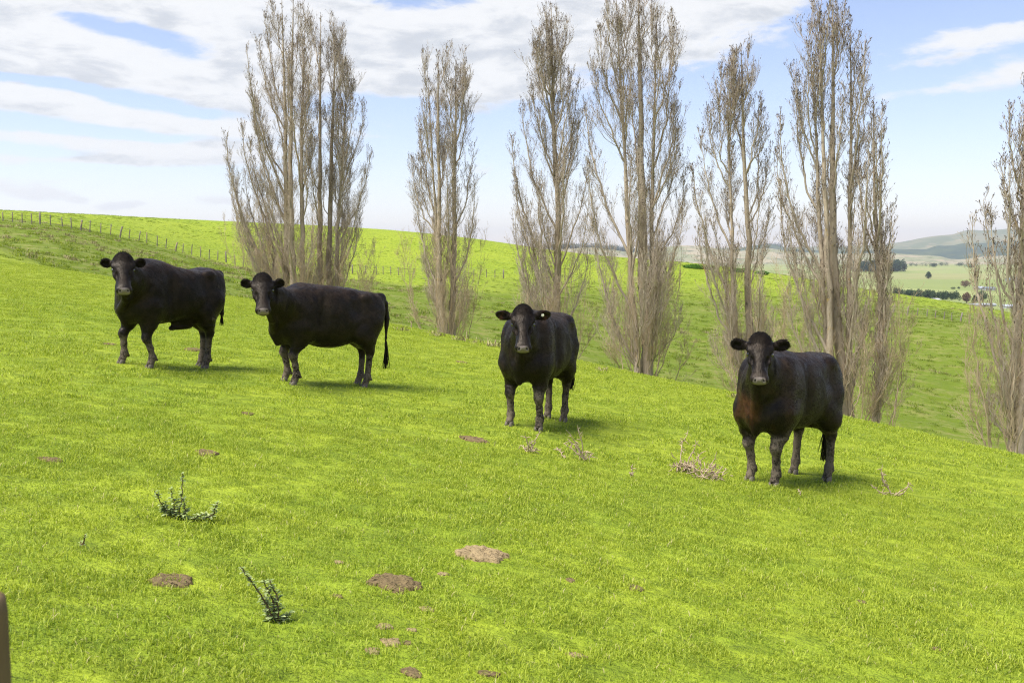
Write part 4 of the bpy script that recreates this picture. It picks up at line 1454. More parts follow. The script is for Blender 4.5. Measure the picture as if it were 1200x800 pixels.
    for hx, hyy, z0 in hooves:
        parts = []
        for sy in (-1, 1):
            ring = []
            for zz, sc, off in ((-.02, 1.10, .010), (.0, 1.08, .010), (.022, 1.0, .005), (.044, .88, -.004), (.056, .6, -.008)):
                a = np.linspace(0, 2 * math.pi, 13)[:-1]
                rx = np.where(np.cos(a) > 0, .044, .034)
                ring.append(np.stack([hx + off + rx * sc * np.cos(a), hyy + sy * .0262 + .0235 * sc * np.sin(a), np.full(12, z0 + zz)], -1))
            Vh = np.concatenate(ring)
            ix = np.arange(60).reshape(5, 12)
            Fq = np.stack([ix[:-1], np.roll(ix, -1, 1)[:-1], np.roll(ix, -1, 1)[1:], ix[1:]], -1).reshape(-1, 4)
            parts.append((Vh, Fq))
        Vh, Fl = merge(parts)
        mesh_np('hoof', Vh, Fl, m_hoof, t)
    if tagged:
        sy = 1 if (HY @ np.array([0, 1, 0])) > -2 else -1
        # the ear on the right of the picture
        right_w = np.array([unit([poll_w[1], -poll_w[0]]) @ fwd, unit([poll_w[1], -poll_w[0]]) @ left, 0])
        sy = 1 if HY @ right_w > 0 else -1
        up = np.array([0, 0, 1.0])
        E1 = unit(HY * sy + up * 0.16 - np.array([yawv[0], yawv[1], 0]) * 0.18)
        c0 = H(.045, sy * .105, -.075) + E1 * .105 + np.array([yawv[0], yawv[1], 0]) * .022
        a = np.linspace(0, 2 * math.pi, 15)[:-1]
        wv = np.array([-yawv[1], yawv[0], 0])
        ring = [c0 + np.array([yawv[0], yawv[1], 0]) * q + wv * (np.cos(a)[:, None]) * .017 * r_ + up * (np.sin(a)[:, None]) * .017 * r_ for q, r_ in ((0, 1), (.006, 1), (.008, .5), (.008, .01))]
        ix = np.arange(56).reshape(4, 14)
        Fq = np.stack([ix[:-1], np.roll(ix, -1, 1)[:-1], np.roll(ix, -1, 1)[1:], ix[1:]], -1).reshape(-1, 4)
        mesh_np('ear_tag', np.concatenate(ring), Fq, m_tag, t)
    # short coat: thin tufts lying along the body
    def hairs(name, sel, n_, ln, wd, lift, flow, curl=0.0, jit=.25):
        cand = np.flatnonzero(sel)
        cc = V[Q[cand]].mean(1)
        nn_ = N[Q[cand]].mean(1)
        area = np.linalg.norm(np.cross(V[Q[cand, 2]] - V[Q[cand, 0]], V[Q[cand, 3]] - V[Q[cand, 1]]), axis=1)
        pk = g.choice(len(cand), n_, p=area / area.sum())
        P0_, N0 = cc[pk], nn_[pk]
        P0_ = P0_ + g.normal(size=P0_.shape) * .003
        fl = flow(P0_) + g.normal(size=P0_.shape) * jit
        fl -= (fl * N0).sum(1, keepdims=True) * N0
        fl /= np.linalg.norm(fl, axis=1, keepdims=True) + 1e-9
        l_ = (ln * g.uniform(.6, 1.3, n_) * (1 - .45 * mud[Q[cand[pk], 0]]))[:, None]
        side = np.cross(fl, N0)
        d = fl * math.cos(lift) + N0 * math.sin(lift)
        a_ = P0_ - N0 * .002
        b_ = a_ + d * l_ * .55 + side * (g.normal(size=(n_, 1)) * curl * l_)
        c_ = a_ + (d + fl * .25 - N0 * .15) * l_ + side * (g.normal(size=(n_, 1)) * curl * l_) + np.array([0, 0, -.15]) * l_
        w_ = side * wd
        VV = np.stack([a_ - w_, a_ + w_, b_ + w_ * .7, b_ - w_ * .7, c_], 1).reshape(-1, 3)
        i0 = np.arange(n_)[:, None] * 5
        tint = np.repeat(g.random(n_), 5)
        src = Q[cand[pk], 0]
        return VV, i0 + np.array([[0, 1, 2, 3]]), i0 + np.array([[3, 2, 4]]), tint, np.repeat(brn[src], 5), np.repeat(mud[src] * (g.random(n_) < .55), 5)
    cen = V[Q].mean(1)
    chd = (cen - poll) @ R / hs
    chead = np.linalg.norm(cen - H(.25, 0, -.06), axis=1) < .33
    flow_b = lambda P_: np.stack([np.full(len(P_), -1.0), np.zeros(len(P_)), np.full(len(P_), -.8)], -1)
    flow_h = lambda P_: np.broadcast_to(HX, P_.shape)
    A_ = hairs('c', ~chead & (N[Q[:, 0]][:, 2] > -.98), 38000, .017, .0022, .20, flow_b)
    B_ = hairs('h', chead & (chd[:, 0] < .42), 15000, .010, .0017, .22, flow_h)
    # poll tuft and dewlap fringe
    C_ = hairs('p', chead & (chd[:, 0] < .055 + .06 * g.random(len(chd))) & (chd[:, 2] > -.07) & (np.abs(chd[:, 1]) < .10), 2200, .022, .003, .42, flow_h, .5, .8)
    ear = chead & (np.abs(chd[:, 1]) > .14) & (chd[:, 0] < .2)
    D_ = hairs('e', ear, 3000, .020, .0018, .5, lambda P_: np.stack([HY * s_ for s_ in np.sign((P_ - poll) @ HY)]), .2, .5)
    sets = [A_, B_, C_, D_]
    off = 0
    VV, F4, F3, at, ab, am = [], [], [], [], [], []
    for s_ in sets:
        VV.append(s_[0]); F4.append(s_[1] + off); F3.append(s_[2] + off)
        at.append(s_[3]); ab.append(s_[4]); am.append(s_[5])
        off += len(s_[0])
    mesh_np('coat_hair', np.concatenate(VV), [np.concatenate(F4), np.concatenate(F3)], m_hair, t, True, attrs={'tint': np.concatenate(at), 'brown': np.concatenate(ab), 'mud': np.concatenate(am)})
    # tail switch
    n_ = int(150 * tail_puff)
    e0 = tp[3]
    e1 = tp[4]
    tt = g.random((n_, 1)) ** .7
    base_ = e0 * (1 - tt) + e1 * tt
    ln = (e0[2] - tail_to) * g.uniform(.45, 1.0, (n_, 1))
    K = 7
    P_ = np.zeros((n_, K, 3))
    P_[:, 0] = base_
    dd = g.normal(size=(n_, 3)) * [.12, .12, .05] + [0, 0, -1]
    for j in range(1, K):
        dd = dd * .9 + np.array([0, 0, -1]) * .22 + g.normal(size=(n_, 3)) * [.05, .05, 0]
        dd /= np.linalg.norm(dd, axis=1, keepdims=True)
        P_[:, j] = P_[:, j - 1] + dd * (ln / (K - 1))
    P_[:, :, 2] = np.maximum(P_[:, :, 2], tail_to - .05 + 0 * P_[:, :, 2])
    Rr = np.broadcast_to(np.linspace(.006, .002, K), (n_, K))
    Vt, Ft = tubes(P_, Rr, 3)
    mesh_np('tail_switch', Vt, Ft, m_hair, t, True, attrs={'tint': np.repeat(g.random(n_), K * 3), 'brown': np.zeros(len(Vt)), 'mud': np.zeros(len(Vt))})
    return t


make_cow('black bull at the far left, body side on, short tail, pale muddy knees', 'bull', 'bull',
         [(145, 427.5), (178, 431), (236, 429), (242, 431)], 1.30, (144, 300.5), .96, 1.4, 11, rear_shift=-.05, sheath=True, girth=.92, tail_to=.45, belly=.91, head_pitch=47, flankmud=.8, tail_side=-.05, tail_puff=.8, ears=.68)
make_cow('second black cow from left, deep round belly, long tail hanging to its hocks', 'cow', 'cow',
         [(336, 447.5), (346.5, 448.5), (421, 450), (429, 449)], 1.24, (307.5, 324.5), 1.04, 1.4, 12, rear_shift=-.05, girth=.95, tail_to=.2, tail_puff=.6, belly=1.08, head_pitch=46, ears=.72)
make_cow('middle black cow facing the camera, rusty ear tips and a pale ear tag', 'cow', 'cow',
         [(598, 499.5), (632, 504), (642, 498), (661, 496.5)], 1.30, (613, 362), .90, 1.4, 13, ear_brown=1.0, tagged=True, girth=.95, tail_to=.35, head_pitch=50, tail_side=.1)
make_cow('nearest black bull at the right, reddish brown chest, muddy legs, curly poll', 'bull', 'bull',
         [(880, 565), (908.5, 569), (931, 555), (970, 564)], 1.28, (891, 396), .90, 1.45, 14, brown=1.0, girth=.93, tail_to=.12, head_pitch=47, mudlo=1.15, tail_side=.0, tail_puff=1.3, ears=.85, headscale=.91, rear_shift=-.06)
# ------------------------------------------------------------------ grass
m_blade = bpy.data.materials.new('grass_blade')
m_blade.use_nodes = True
k = NT(m_blade.node_tree)
bs = k.N['Principled BSDF']
p, c, big, mid, fine = veg_color(k, True)
oi = k.N.new('ShaderNodeObjectInfo').outputs['Random']
tint = k.attr('tint')
root = k.attr('root')
c = k.mix(k.ramp(tint, 0.0, 1.0, 0.0, 0.75), c, (0.50, 0.56, 0.06))
c = k.mix(k.math('MULTIPLY', k.math('LESS_THAN', tint, 0.25), 0.6), c, (0.09, 0.17, 0.008))
c = k.mix(k.math('GREATER_THAN', tint, 0.975), c, (0.50, 0.43, 0.20))
bs.inputs['Roughness'].default_value = 0.5
bs.inputs['Specular IOR Level'].default_value = 0.3
k.L.new(c, bs.inputs['Base Color'])
tr = k.N.new('ShaderNodeBsdfTranslucent')
k.L.new(k.mix(0.5, c, (0.33, 0.44, 0.02)), tr.inputs[0])
ms = k.N.new('ShaderNodeMixShader')
ms.inputs[0].default_value = 0.38
k.L.new(bs.outputs[0], ms.inputs[1])
k.L.new(tr.outputs[0], ms.inputs[2])
out = [n_ for n_ in k.N if n_.type == 'OUTPUT_MATERIAL'][0]
k.L.new(ms.outputs[0], out.inputs[0])


def blades(g, n_, rad, h0, h1, w, lean, tintlo=0.0, tinthi=1.0):
    a, rr = g.random(n_) * 2 * math.pi, rad * np.sqrt(g.random(n_))
    B = np.stack([rr * np.cos(a), rr * np.sin(a), np.full(n_, -.012)], -1)
    ang = g.random(n_) * 2 * math.pi
    d = np.stack([np.cos(ang), np.sin(ang), np.zeros(n_)], -1)
    sd = np.stack([-np.sin(ang), np.cos(ang), np.zeros(n_)], -1)
    tw = g.uniform(-1, 1, (n_, 1))
    sd = sd * np.cos(tw) + d * np.sin(tw)
    L = g.uniform(h0, h1, n_)[:, None]
    ln = g.uniform(.15, 1.0, n_)[:, None] * lean
    ww = w * g.uniform(.7, 1.3, (n_, 1))
    up = np.array([0, 0, 1.0])
    q1 = B + (up * .45 + d * ln * .22) * L
    q2 = B + (up * (.80 - ln * .12) + d * ln * .62) * L
    q3 = B + (up * (1.0 - ln * .42) + d * ln * 1.15) * L
    V = np.stack([B - sd * ww * .8, B + sd * ww * .8, q1 + sd * ww, q1 - sd * ww, q2 + sd * ww * .7, q2 - sd * ww * .7, q3], 1).reshape(-1, 3)
    i0 = np.arange(n_)[:, None] * 7
    Qd = np.concatenate([i0 + np.array([[0, 1, 2, 3]]), i0 + np.array([[3, 2, 4, 5]])])
    Tr = i0 + np.array([[5, 4, 6]])
    return V, Qd, Tr, np.repeat(g.uniform(tintlo, tinthi, n_), 7)


def tuft_objects(name, count, mat, seed, **kw):
    lib = bpy.data.collections.new(name + '_library')
    for i in range(count):
        g = np.random.default_rng(seed + i)
        V, Qd, Tr, ti = blades(g, **kw)
        o = mesh_np(name, V, [Qd, Tr], mat, None, True, attrs={'tint': ti, 'root': np.clip(V[:, 2] / .05, 0, 1)})
        COL.objects.unlink(o)
        lib.objects.link(o)
    return lib


def scatter(name, pts, rotn, scl, lib, seed):
    me = bpy.data.meshes.new(name)
    me.vertices.add(len(pts))
    me.vertices.foreach_set('co', np.asarray(pts, np.float32).ravel())
    for nm, ar in (('sc', scl), ('yaw', rotn)):
        at = me.attributes.new(nm, 'FLOAT', 'POINT')
        at.data.foreach_set('value', np.asarray(ar, np.float32))
    o = bpy.data.objects.new(name, me)
    COL.objects.link(o)
    ng = bpy.data.node_groups.new(name + '_nodes', 'GeometryNodeTree')
    ng.interface.new_socket('Geometry', in_out='INPUT', socket_type='NodeSocketGeometry')
    ng.interface.new_socket('Geometry', in_out='OUTPUT', socket_type='NodeSocketGeometry')
    N_, L_ = ng.nodes, ng.links
    gi, go = N_.new('NodeGroupInput'), N_.new('NodeGroupOutput')
    ci = N_.new('GeometryNodeCollectionInfo')
    ci.inputs['Collection'].default_value = lib
    ci.inputs['Separate Children'].default_value = True
    ci.inputs['Reset Children'].default_value = True
    iop = N_.new('GeometryNodeInstanceOnPoints')
    iop.inputs['Pick Instance'].default_value = True
    a1 = N_.new('GeometryNodeInputNamedAttribute')
    a1.data_type = 'FLOAT'
    a1.inputs[0].default_value = 'sc'
    a2 = N_.new('GeometryNodeInputNamedAttribute')
    a2.data_type = 'FLOAT'
    a2.inputs[0].default_value = 'yaw'
    cx = N_.new('ShaderNodeCombineXYZ')
    L_.new(a2.outputs[0], cx.inputs[2])
    L_.new(gi.outputs[0], iop.inputs['Points'])
    L_.new(ci.outputs[0], iop.inputs['Instance'])
    L_.new(cx.outputs[0], iop.inputs['Rotation'])
    L_.new(a1.outputs[0], iop.inputs['Scale'])
    L_.new(iop.outputs[0], go.inputs[0])
    md = o.modifiers.new('tufts', 'NODES')
    md.node_group = ng
    return tag(o, kind='stuff')


def scatter_pts(g, y0, y1, dens, margin=0.09, u0=-.53, u1=.53):
    """random points over the visible wedge between depths y0 and y1; dens per square metre"""
    u0, u1 = u0 - margin, u1 + margin
    area = 0.5 * (u1 - u0) * (y1 ** 2 - y0 ** 2)
    n_ = int(area * dens)
    y = np.sqrt(g.uniform(y0 ** 2, y1 ** 2, n_))
    x = g.uniform(u0, u1, n_) * y
    return x, y


PATS = []          # (x, y, radius): bare dung pats that push the grass aside


def clear_of_pats(x, y):
    ok = np.ones(len(x), bool)
    for px, py, rx, ry in PATS:
        ok &= ((x - px) / rx) ** 2 + ((y - py) / ry) ** 2 > 1.0
    return ok


# ------------------------------------------------------------------ dung pats and scuffed earth
def mat_dung(name, a, b, cdark):
    m, k, bs = material(name, 0.95, 0.1)
    p = k.obj()
    c = k.mix(k.noise(k.scale3(p, 1, 1, 1), 11, 5, 0.7), a, b)
    c = k.mix(k.ramp(k.noise(k.scale3(p, 1, 2.2, 1), 20, 6, 0.75, 1.5), 0.50, 0.60, 0, .9), c, cdark)
    k.L.new(c, bs.inputs['Base Color'])
    k.L.new(k.bump(k.noise(p, 30, 6, 0.75), 1.0, 0.02), bs.inputs['Normal'])
    return m


m_dung_pale = mat_dung('dry_pale_dung', (0.25, 0.18, 0.09), (0.50, 0.385, 0.21), (0.09, 0.06, 0.03))
m_dung_brown = mat_dung('crusted_brown_dung', (0.11, 0.078, 0.036), (0.33, 0.245, 0.125), (0.025, 0.018, 0.009))


def pat(px, py, wpx, hpx, mat, label, tilt=0.0, seed=0, name='dung_pat', cat='dung pat'):
    x, y = plane_hit(px, py)
    z = gz(x, y)
    w = wpx * y / F / 2
    d = min(max(hpx * y / F / 2 / max(abs(z) / y + .02, .08) * 1.0, w * .55), w * 1.3)
    g = np.random.default_rng(seed)
    nr, na = 14, 90
    r_ = np.linspace(0, 1, nr)
    a = np.linspace(0, 2 * math.pi, na + 1)[:-1]
    A, Rr = np.meshgrid(a, r_)
    edge = 1 + 0.55 * fbm(np.cos(A) * 2.3 + seed, np.sin(A) * 2.3, 5, seed)
    X_, Y_ = Rr * edge * w * np.cos(A), Rr * edge * d * np.sin(A)
    ct, st_ = math.cos(tilt), math.sin(tilt)
    X2, Y2 = X_ * ct - Y_ * st_, X_ * st_ + Y_ * ct
    lift = min(.020, w * .12) * np.sqrt(np.clip(1 - Rr ** 6, 0, 1)) + min(.014, w * .1) * fbm(X2 * 22, Y2 * 22, 3, seed) * (1 - Rr ** 4) + min(.022, w * .13) * np.abs(fbm(X2 * 40, Y2 * 12, 2, seed + 2)) * (1 - Rr ** 6)
    Z2 = ground(X2 + x, Y2 + y) - z + lift + 0.004
    Z2[-1] -= .03
    V = np.stack([X2, Y2, Z2], -1).reshape(-1, 3)
    ix = np.arange(nr * na).reshape(nr, na)
    Qd = np.stack([ix[:-1], np.roll(ix, -1, 1)[:-1], np.roll(ix, -1, 1)[1:], ix[1:]], -1).reshape(-1, 4)
    o = mesh_np(name, V, Qd, mat, None, True, loc=(x, y, z))
    PATS.append((x, y, w * .62, d * .62))
    return tag(o, label, cat, 'dried dung pats scattered over the grass')


pat(567.5, 651, 62, 17, m_dung_pale, 'largest palest smooth dung pat, alone in the lower middle of the grass', .12, 1)
pat(460, 684, 62, 19, m_dung_brown, 'long cracked brown dung pat left of the palest one', -.2, 2)
pat(200.5, 681, 48, 20, m_dung_brown, 'round layered brown dung pat between the two green thistles', 0, 3)
pat(451, 734, 20, 8, m_dung_pale, 'small tan dung lump just above the broken cluster', 0, 4)
pat(436, 762, 20, 8, m_dung_pale, 'tan dung lump at the left end of the broken cluster', -.2, 5)
pat(458, 752, 24, 11, m_dung_pale, 'largest lump in the middle of the broken dung cluster', .2, 6)
pat(477, 753, 11, 9, m_dung_brown, 'small brown dung lump at the right end of the broken cluster', 0, 7)
pat(500, 714, 18, 6, m_dung_pale, 'small flat tan pat below the long cracked brown one', 0, 8)
pat(483, 738, 12, 4, m_dung_pale, 'tiny tan crumb right of the lump above the broken cluster', 0, 9)
pat(482, 788, 24, 14, m_dung_brown, 'ragged brown dung lump near the bottom edge under the broken cluster', .5, 10)
pat(573, 790, 28, 4, m_dung_brown, 'thin brown pat half hidden in grass near the bottom edge', 0, 11)
pat(519, 673, 14, 4, m_dung_pale, 'small faint pat between the palest and the long cracked pat', 0, 12)
pat(555, 515.5, 34, 6, m_dung_brown, 'flat dark brown pat in front of the middle cow', 0, 13)
pat(243, 529, 26, 8, m_dung_brown, 'rough brown pat with raised crust on the left slope below the two left cattle', .3, 14)
pat(58, 538, 30, 4, m_dung_brown, 'thin brown pat far left on the slope', 0, 15)
pat(746, 688, 20, 9, m_dung_brown, 'scuffed brown patch at right of the lower middle grass', .2, 16)
pat(668, 680, 12, 6, m_dung_brown, 'small dark scuff left of the scuffed brown patch', .2, 17)
pat(675, 766, 24, 5, m_dung_pale, 'thin straw coloured patch near the bottom, right of middle', -.2, 18)
pat(226, 411, 20, 3.5, m_dung_brown, 'dark flat pat under the belly of the left bull', 0, 19)
pat(128, 403, 14, 3, m_dung_brown, 'dark flat pat behind the front leg of the left bull', 0, 20)
pat(290, 486, 16, 3, m_dung_brown, 'small brown pat below the head of the second cow', 0, 21)
pat(541, 425, 14, 2.5, m_dung_brown, 'dark pat near the crest, farthest one left of the middle cow', 0, 22)
pat(1010, 703, 11, 5, m_dung_brown, 'small grey brown lump alone in the right foreground', 0, 23)
pat(1097, 761, 13, 6, m_dung_brown, 'grey lump at the lower right of the foreground', 0, 24)
pat(395, 698, 14, 5, m_dung_brown, 'small scuff at the left end of the long cracked pat', 0, 25)
pat(398, 658, 14, 4, m_dung_pale, 'small tan scuff left of and above the long cracked pat', 0, 26)

# tufts: fine near ones, broader farther away
lib_near = tuft_objects('sward_tuft', 7, m_blade, 500, n_=90, rad=.105, h0=.016, h1=.043, w=.0016, lean=1.0)
lib_mid = tuft_objects('sward_tuft_wide', 5, m_blade, 600, n_=70, rad=.17, h0=.018, h1=.042, w=.0029, lean=1.0)
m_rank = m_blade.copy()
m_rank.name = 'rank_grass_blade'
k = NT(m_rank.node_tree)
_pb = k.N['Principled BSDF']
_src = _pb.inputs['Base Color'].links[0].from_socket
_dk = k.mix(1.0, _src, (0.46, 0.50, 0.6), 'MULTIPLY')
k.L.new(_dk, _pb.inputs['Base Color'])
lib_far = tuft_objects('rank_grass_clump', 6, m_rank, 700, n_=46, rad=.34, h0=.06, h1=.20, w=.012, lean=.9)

g = np.random.default_rng(31)
for nm, y0, y1, dn, lib, jit in (('grass', 2.2, 9.5, 125, lib_near, .35), ('grass', 9.5, 33, 42, lib_mid, .3)):
    x, y = scatter_pts(g, y0, y1, dn, .26)
    keep = clear_of_pats(x, y)
    x, y = x[keep], y[keep]
    clump = 1.0 + .4 * fbm(x * 1.8, y * 1.8, 3, 77) + .35 * fbm(x * 5, y * 5, 2, 78)
    sc = np.clip(clump, .5, 1.7) * g.uniform(.8, 1.2, len(x))
    z = ground(x, y)
    scatter(nm, np.stack([x, y, z], -1), g.random(len(x)) * 6.28, sc, lib, 1)
# far slope
x, y = scatter_pts(g, 26, 150, 1.0 * 1.6)
d = dryness(x, y)
keep = g.random(len(x)) < np.where(y < 60, 1.0, .8)
keep &= ~((y < 34) & (x / y < .0) & (ground(x, y) > plane_z(x, y) - .4))
x, y, d = x[keep], y[keep], d[keep]
clump = 1.0 + 1.6 * fbm(x / 2.5, y / 1.6, 3, 80)
sc = np.clip(clump, .25, 2.0) * g.uniform(.6, 1.25, len(x)) * (.42 + .33 * d)
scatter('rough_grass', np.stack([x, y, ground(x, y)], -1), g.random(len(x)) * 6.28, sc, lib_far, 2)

# dry straw tussocks on the bank and along the crest
m_straw, k, bs = material('dry_straw', 0.8, 0.2)
c = k.mix(k.attr('tint'), (0.20, 0.18, 0.07), (0.40, 0.35, 0.17))
k.L.new(c, bs.inputs['Base Color'])
lib_dry = tuft_objects('dry_tussock', 4, m_straw, 800, n_=40, rad=.28, h0=.08, h1=.26, w=.011, lean=1.0)
x, y = scatter_pts(g, 34, 120, .9)
f_ = fbm(x / 9, y / 3.5, 4, 90)
keep = (f_ > .34 - .16 * (x / y < -.1)) & (dryness(x, y) > .4)
x, y = x[keep], y[keep]
xs, ys_ = [], []
for px, cpy in ((440, 379), (480, 387), (500, 391), (520, 394), (540, 398), (556, 401), (575, 405), (600, 410), (700, 431), (860, 466)):
    for q in range(2):
        X0, Y0 = plane_hit(px + g.uniform(-14, 14), cpy + 1.5)
        xs.append(X0)
        ys_.append(Y0 + g.uniform(-.4, .8))
x, y = np.concatenate([x, xs]), np.concatenate([y, ys_])
sc = g.uniform(.5, 1.25, len(x))
sc[-len(xs):] *= .6
scatter('dry_grass', np.stack([x, y, ground(x, y)], -1), g.random(len(x)) * 6.28, sc, lib_dry, 3)

# ------------------------------------------------------------------ thistles and weeds
m_thleaf, k, bs = material('grey_green_thistle_leaf', 0.85, 0.08)
c = k.mix(k.attr('tint'), (0.18, 0.25, 0.08), (0.44, 0.50, 0.22))
k.L.new(c, bs.inputs['Base Color'])
m_thstem, k, bs = material('brown_weed_stem', 0.8, 0.2)
bs.inputs['Base Color'].default_value = (0.11, 0.07, 0.035, 1)
m_dead, k, bs = material('bleached_dead_stem', 0.85, 0.2)
c = k.mix(k.noise(k.obj(), 22, 4), (0.22, 0.155, 0.09), (0.60, 0.48, 0.33))
k.L.new(c, bs.inputs['Base Color'])


def local(px, py, base):
    """photo pixel at the depth of a plant -> offset from its base"""
    u, s = ray(px, py)
    return np.array([u * base[1], base[1], s * base[1]]) - base


def weed(base_px, stems, label, seed, leafn=26, leafs=.016, leaf=m_thleaf, name='green_thistle'):
    """stems: lists of pixels from root to tip"""
    g = np.random.default_rng(seed)
    x, y = plane_hit(*base_px)
    base = np.array([x, y, gz(x, y)])
    t = thing(name, label, 'weed', tuple(base))
    SV, LV = [], []
    for st_ in stems:
        pts = np.array([local(px, py, base) for px, py in st_])
        pts[:, 1] += np.linspace(0, g.uniform(-.08, .08), len(pts))
        tt = np.linspace(0, len(pts) - 1, 12)
        P_ = np.stack([np.interp(tt, range(len(pts)), pts[:, a]) for a in range(3)], -1)
        P_ += g.normal(size=P_.shape) * .003
        SV.append(tubes([P_], [np.linspace(.005, .002, 12)], 5))
        for q in range(leafn):
            f_ = g.uniform(.08, 1)
            c0 = np.array([np.interp(f_ * 11, range(12), P_[:, a]) for a in range(3)])
            an = g.random() * 6.28
            d = np.array([math.cos(an), math.sin(an), g.uniform(-.1, .7)])
            d /= np.linalg.norm(d)
            sd = unit(np.cross(d, [0, 0, 1]))
            l_ = leafs * g.uniform(1.0, 2.4) * (1.25 - .5 * f_)
            w_ = l_ * .30
            up = np.cross(sd, d)
            pts5 = [c0, c0 + d * l_ * .35 + sd * w_, c0 + d * l_ * .5 + sd * w_ * .5, c0 + d * l_ * .75 + sd * w_ * .9, c0 + d * l_ * 1.2 - up * l_ * .2, c0 + d * l_ * .75 - sd * w_ * .9, c0 + d * l_ * .5 - sd * w_ * .5, c0 + d * l_ * .35 - sd * w_]
            LV.append(pts5)
    V, Fl = merge(SV)
    mesh_np('stem', V, Fl, m_thstem, t)
    LV = np.array(LV)
    n_ = len(LV)
    i0 = np.arange(n_)[:, None] * 8
    Qd = np.concatenate([i0 + np.array([[0, 1, 2, 7]]) * 1, i0 + np.array([[7, 2, 6, 7]])[:, [0, 1, 2, 2]][:, :4]])[:n_]
    mesh_np('leaves', LV.reshape(-1, 3), [i0 + np.array([[0, 1, 2, 3, 4, 5, 6, 7]])], leaf, t, False, attrs={'tint': np.repeat(g.random(n_), 8)})
    return t


weed((205, 606), [[(204, 608), (204, 590), (200, 572)], [(208, 608), (212, 585), (210, 556)], [(200, 604), (190, 592), (181, 574)], [(206, 608), (222, 608), (236, 602), (244, 598)], [(238, 607), (250, 602), (254, 588)],
                  [(207, 608), (218, 600), (214, 582)], [(210, 609), (230, 611), (246, 608)], [(202, 607), (195, 600), (188, 596)]],
     'larger grey green thistle with several upright stems, left of the lower left dung pat', 1, 75, .015)
weed((318, 726), [[(322, 732), (312, 704), (296, 678), (284, 660)], [(326, 730), (316, 700), (306, 682)], [(326, 730), (324, 705), (314, 682)], [(322, 732), (332, 726), (338, 722)], [(318, 730), (312, 716), (309, 700)]],
     'leaning dark green thistle nearer the camera, right of the layered brown dung pat', 2, 75, .013)
weed((100, 640), [[(98, 642), (102, 630), (106, 621)], [(64, 640), (60, 636), (56, 632)], [(98, 642), (92, 636)]], 'tiny grey green weed in the grass at the far left', 3, 12, .010)
weed((590, 405), [[(592, 403), (594, 397)], [(588, 404), (586, 399)]], 'pale weed tuft on the crest left of the middle cow', 4, 14, .035, m_straw, 'dry_weed')


def dead_plant(base_px, stems, label, seed, twigs=10, matted=0):
    g = np.random.default_rng(seed)
    x, y = plane_hit(*base_px)
    base = np.array([x, y, gz(x, y)])
    t = thing('dead_thistle', label, 'dead weed', tuple(base), 'bleached dead thistles on the slope')
    SV, TW = [], []
    for st_ in stems:
        pts = np.array([local(px, py, base) for px, py in st_])
        pts[:, 1] += np.linspace(0, g.uniform(-.12, .12), len(pts))
        tt = np.linspace(0, len(pts) - 1, 10)
        P_ = np.stack([np.interp(tt, range(len(pts)), pts[:, a]) for a in range(3)], -1) + g.normal(size=(10, 3)) * .004
        SV.append(tubes([P_], [np.linspace(.008, .003, 10)], 5))
        n_ = twigs
        b, _, _ = sample_on(P_[None], np.ones((1, 10)), np.zeros(n_, int), g.uniform(.1, .95, n_))
        d = g.normal(size=(n_, 3)) + [0, 0, .4]
        d /= np.linalg.norm(d, axis=1, keepdims=True)
        l_ = g.uniform(.02, .07, (n_, 1))
        TW.append(tubes(np.stack([b, b + d * l_ * .5, b + d * l_ + [0, 0, -.008]], 1), np.tile([.0035, .0045, .0015], (n_, 1)), 4))
    if matted:
        n_ = matted
        b = g.normal(size=(n_, 3)) * [.07, .06, .035] + [0.03, 0, .06]
        d = g.normal(size=(n_, 3))
        d /= np.linalg.norm(d, axis=1, keepdims=True)
        l_ = g.uniform(.03, .09, (n_, 1))
        TW.append(tubes(np.stack([b, b + d * l_ * .5 + g.normal(size=(n_, 3)) * .012, b + d * l_], 1), np.tile([.003, .006, .002], (n_, 1)), 3))
    V, Fl = merge(SV)
    mesh_np('stem', V, Fl, m_dead, t)
    V, Fl = merge(TW)
    mesh_np('side_shoots', V, Fl, m_dead, t)
    return t


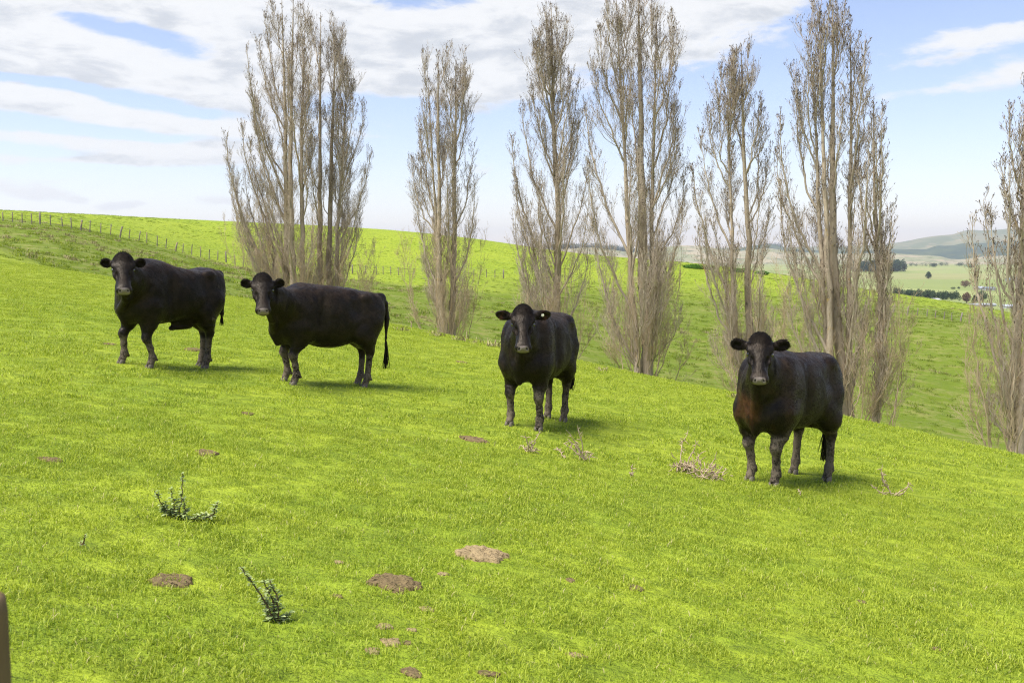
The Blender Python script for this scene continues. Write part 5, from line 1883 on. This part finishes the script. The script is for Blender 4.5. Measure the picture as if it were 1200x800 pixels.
dead_plant((620, 530), [[(620, 531), (618, 518), (616, 508)], [(620, 530), (627, 518), (633, 507)], [(621, 530), (630, 525)], [(619, 530), (610, 524)], [(621, 531), (623, 515)]], 'bleached dead thistle right below the feet of the middle cow', 11, 9)
dead_plant((683, 539), [[(684, 540), (682, 520), (676, 497)], [(683, 534), (675, 523), (666, 515)], [(683, 536), (672, 528), (661, 521)], [(684, 540), (688, 530)], [(662, 536), (657, 531), (652, 526)], [(683, 533), (673, 516), (663, 501)], [(684, 540), (692, 534)]], 'tall thin dead thistle with forked bare stems right of the middle cow', 12, 9)
dead_plant((800, 553), [[(798, 552), (798, 535), (801, 520), (809, 506)], [(800, 553), (808, 537), (817, 515)], [(802, 553), (814, 540), (820, 528)], [(797, 552), (792, 544), (787, 546)], [(800, 552), (806, 545), (812, 543)]], 'bushiest tangled dead thistle left of the nearest bull', 13, 16, 70)
dead_plant((828, 562), [[(820, 563), (823, 552), (822, 540)], [(822, 560), (832, 545), (838, 528)], [(826, 562), (836, 552), (841, 546)], [(838, 564), (842, 555), (848, 547)], [(821, 562), (814, 552), (812, 545)], [(836, 562), (838, 553)]], 'lower spreading dead thistle between the tangled one and the nearest bull', 14, 14, 50)
dead_plant((1042, 581), [[(1046, 583), (1040, 570), (1034, 558), (1036, 545)], [(1044, 582), (1034, 578), (1024, 571)], [(1046, 583), (1054, 574), (1065, 564)], [(1046, 583), (1058, 578), (1067, 571)], [(1040, 570), (1032, 562), (1033, 550)]], 'forked pinkish dead thistle right of the nearest bull', 15, 12)
dead_plant((740, 556), [[(741, 557), (740, 548)], [(740, 556), (737, 552)]], 'tiny dead weed stub between the thin and the tangled dead thistles', 16, 5)
dead_plant((939, 581), [[(939, 581), (938.5, 575)]], 'tiny pale stub in the grass in front of the nearest bull', 17, 3)
for px, py, tp, lb in ((547, 394, 384, 'thin stake on the crest nearest the short three stemmed poplar'), (482, 383, 375, 'short stake on the crest left of the short three stemmed poplar'), (580.5, 403, 396, 'short dry stake on the crest just left of the middle cow')):
    x, y = plane_hit(px, py)
    o = mesh_np('stake', *tubes([[(0, 0, -.1), (0, 0, (py - tp) * y / F * .6), (.01, 0, (py - tp) * y / F)]], [[.018, .016, .014]], 6), m_dead, None, loc=(x, y, gz(x, y)))
    tag(o, lb, 'stake')
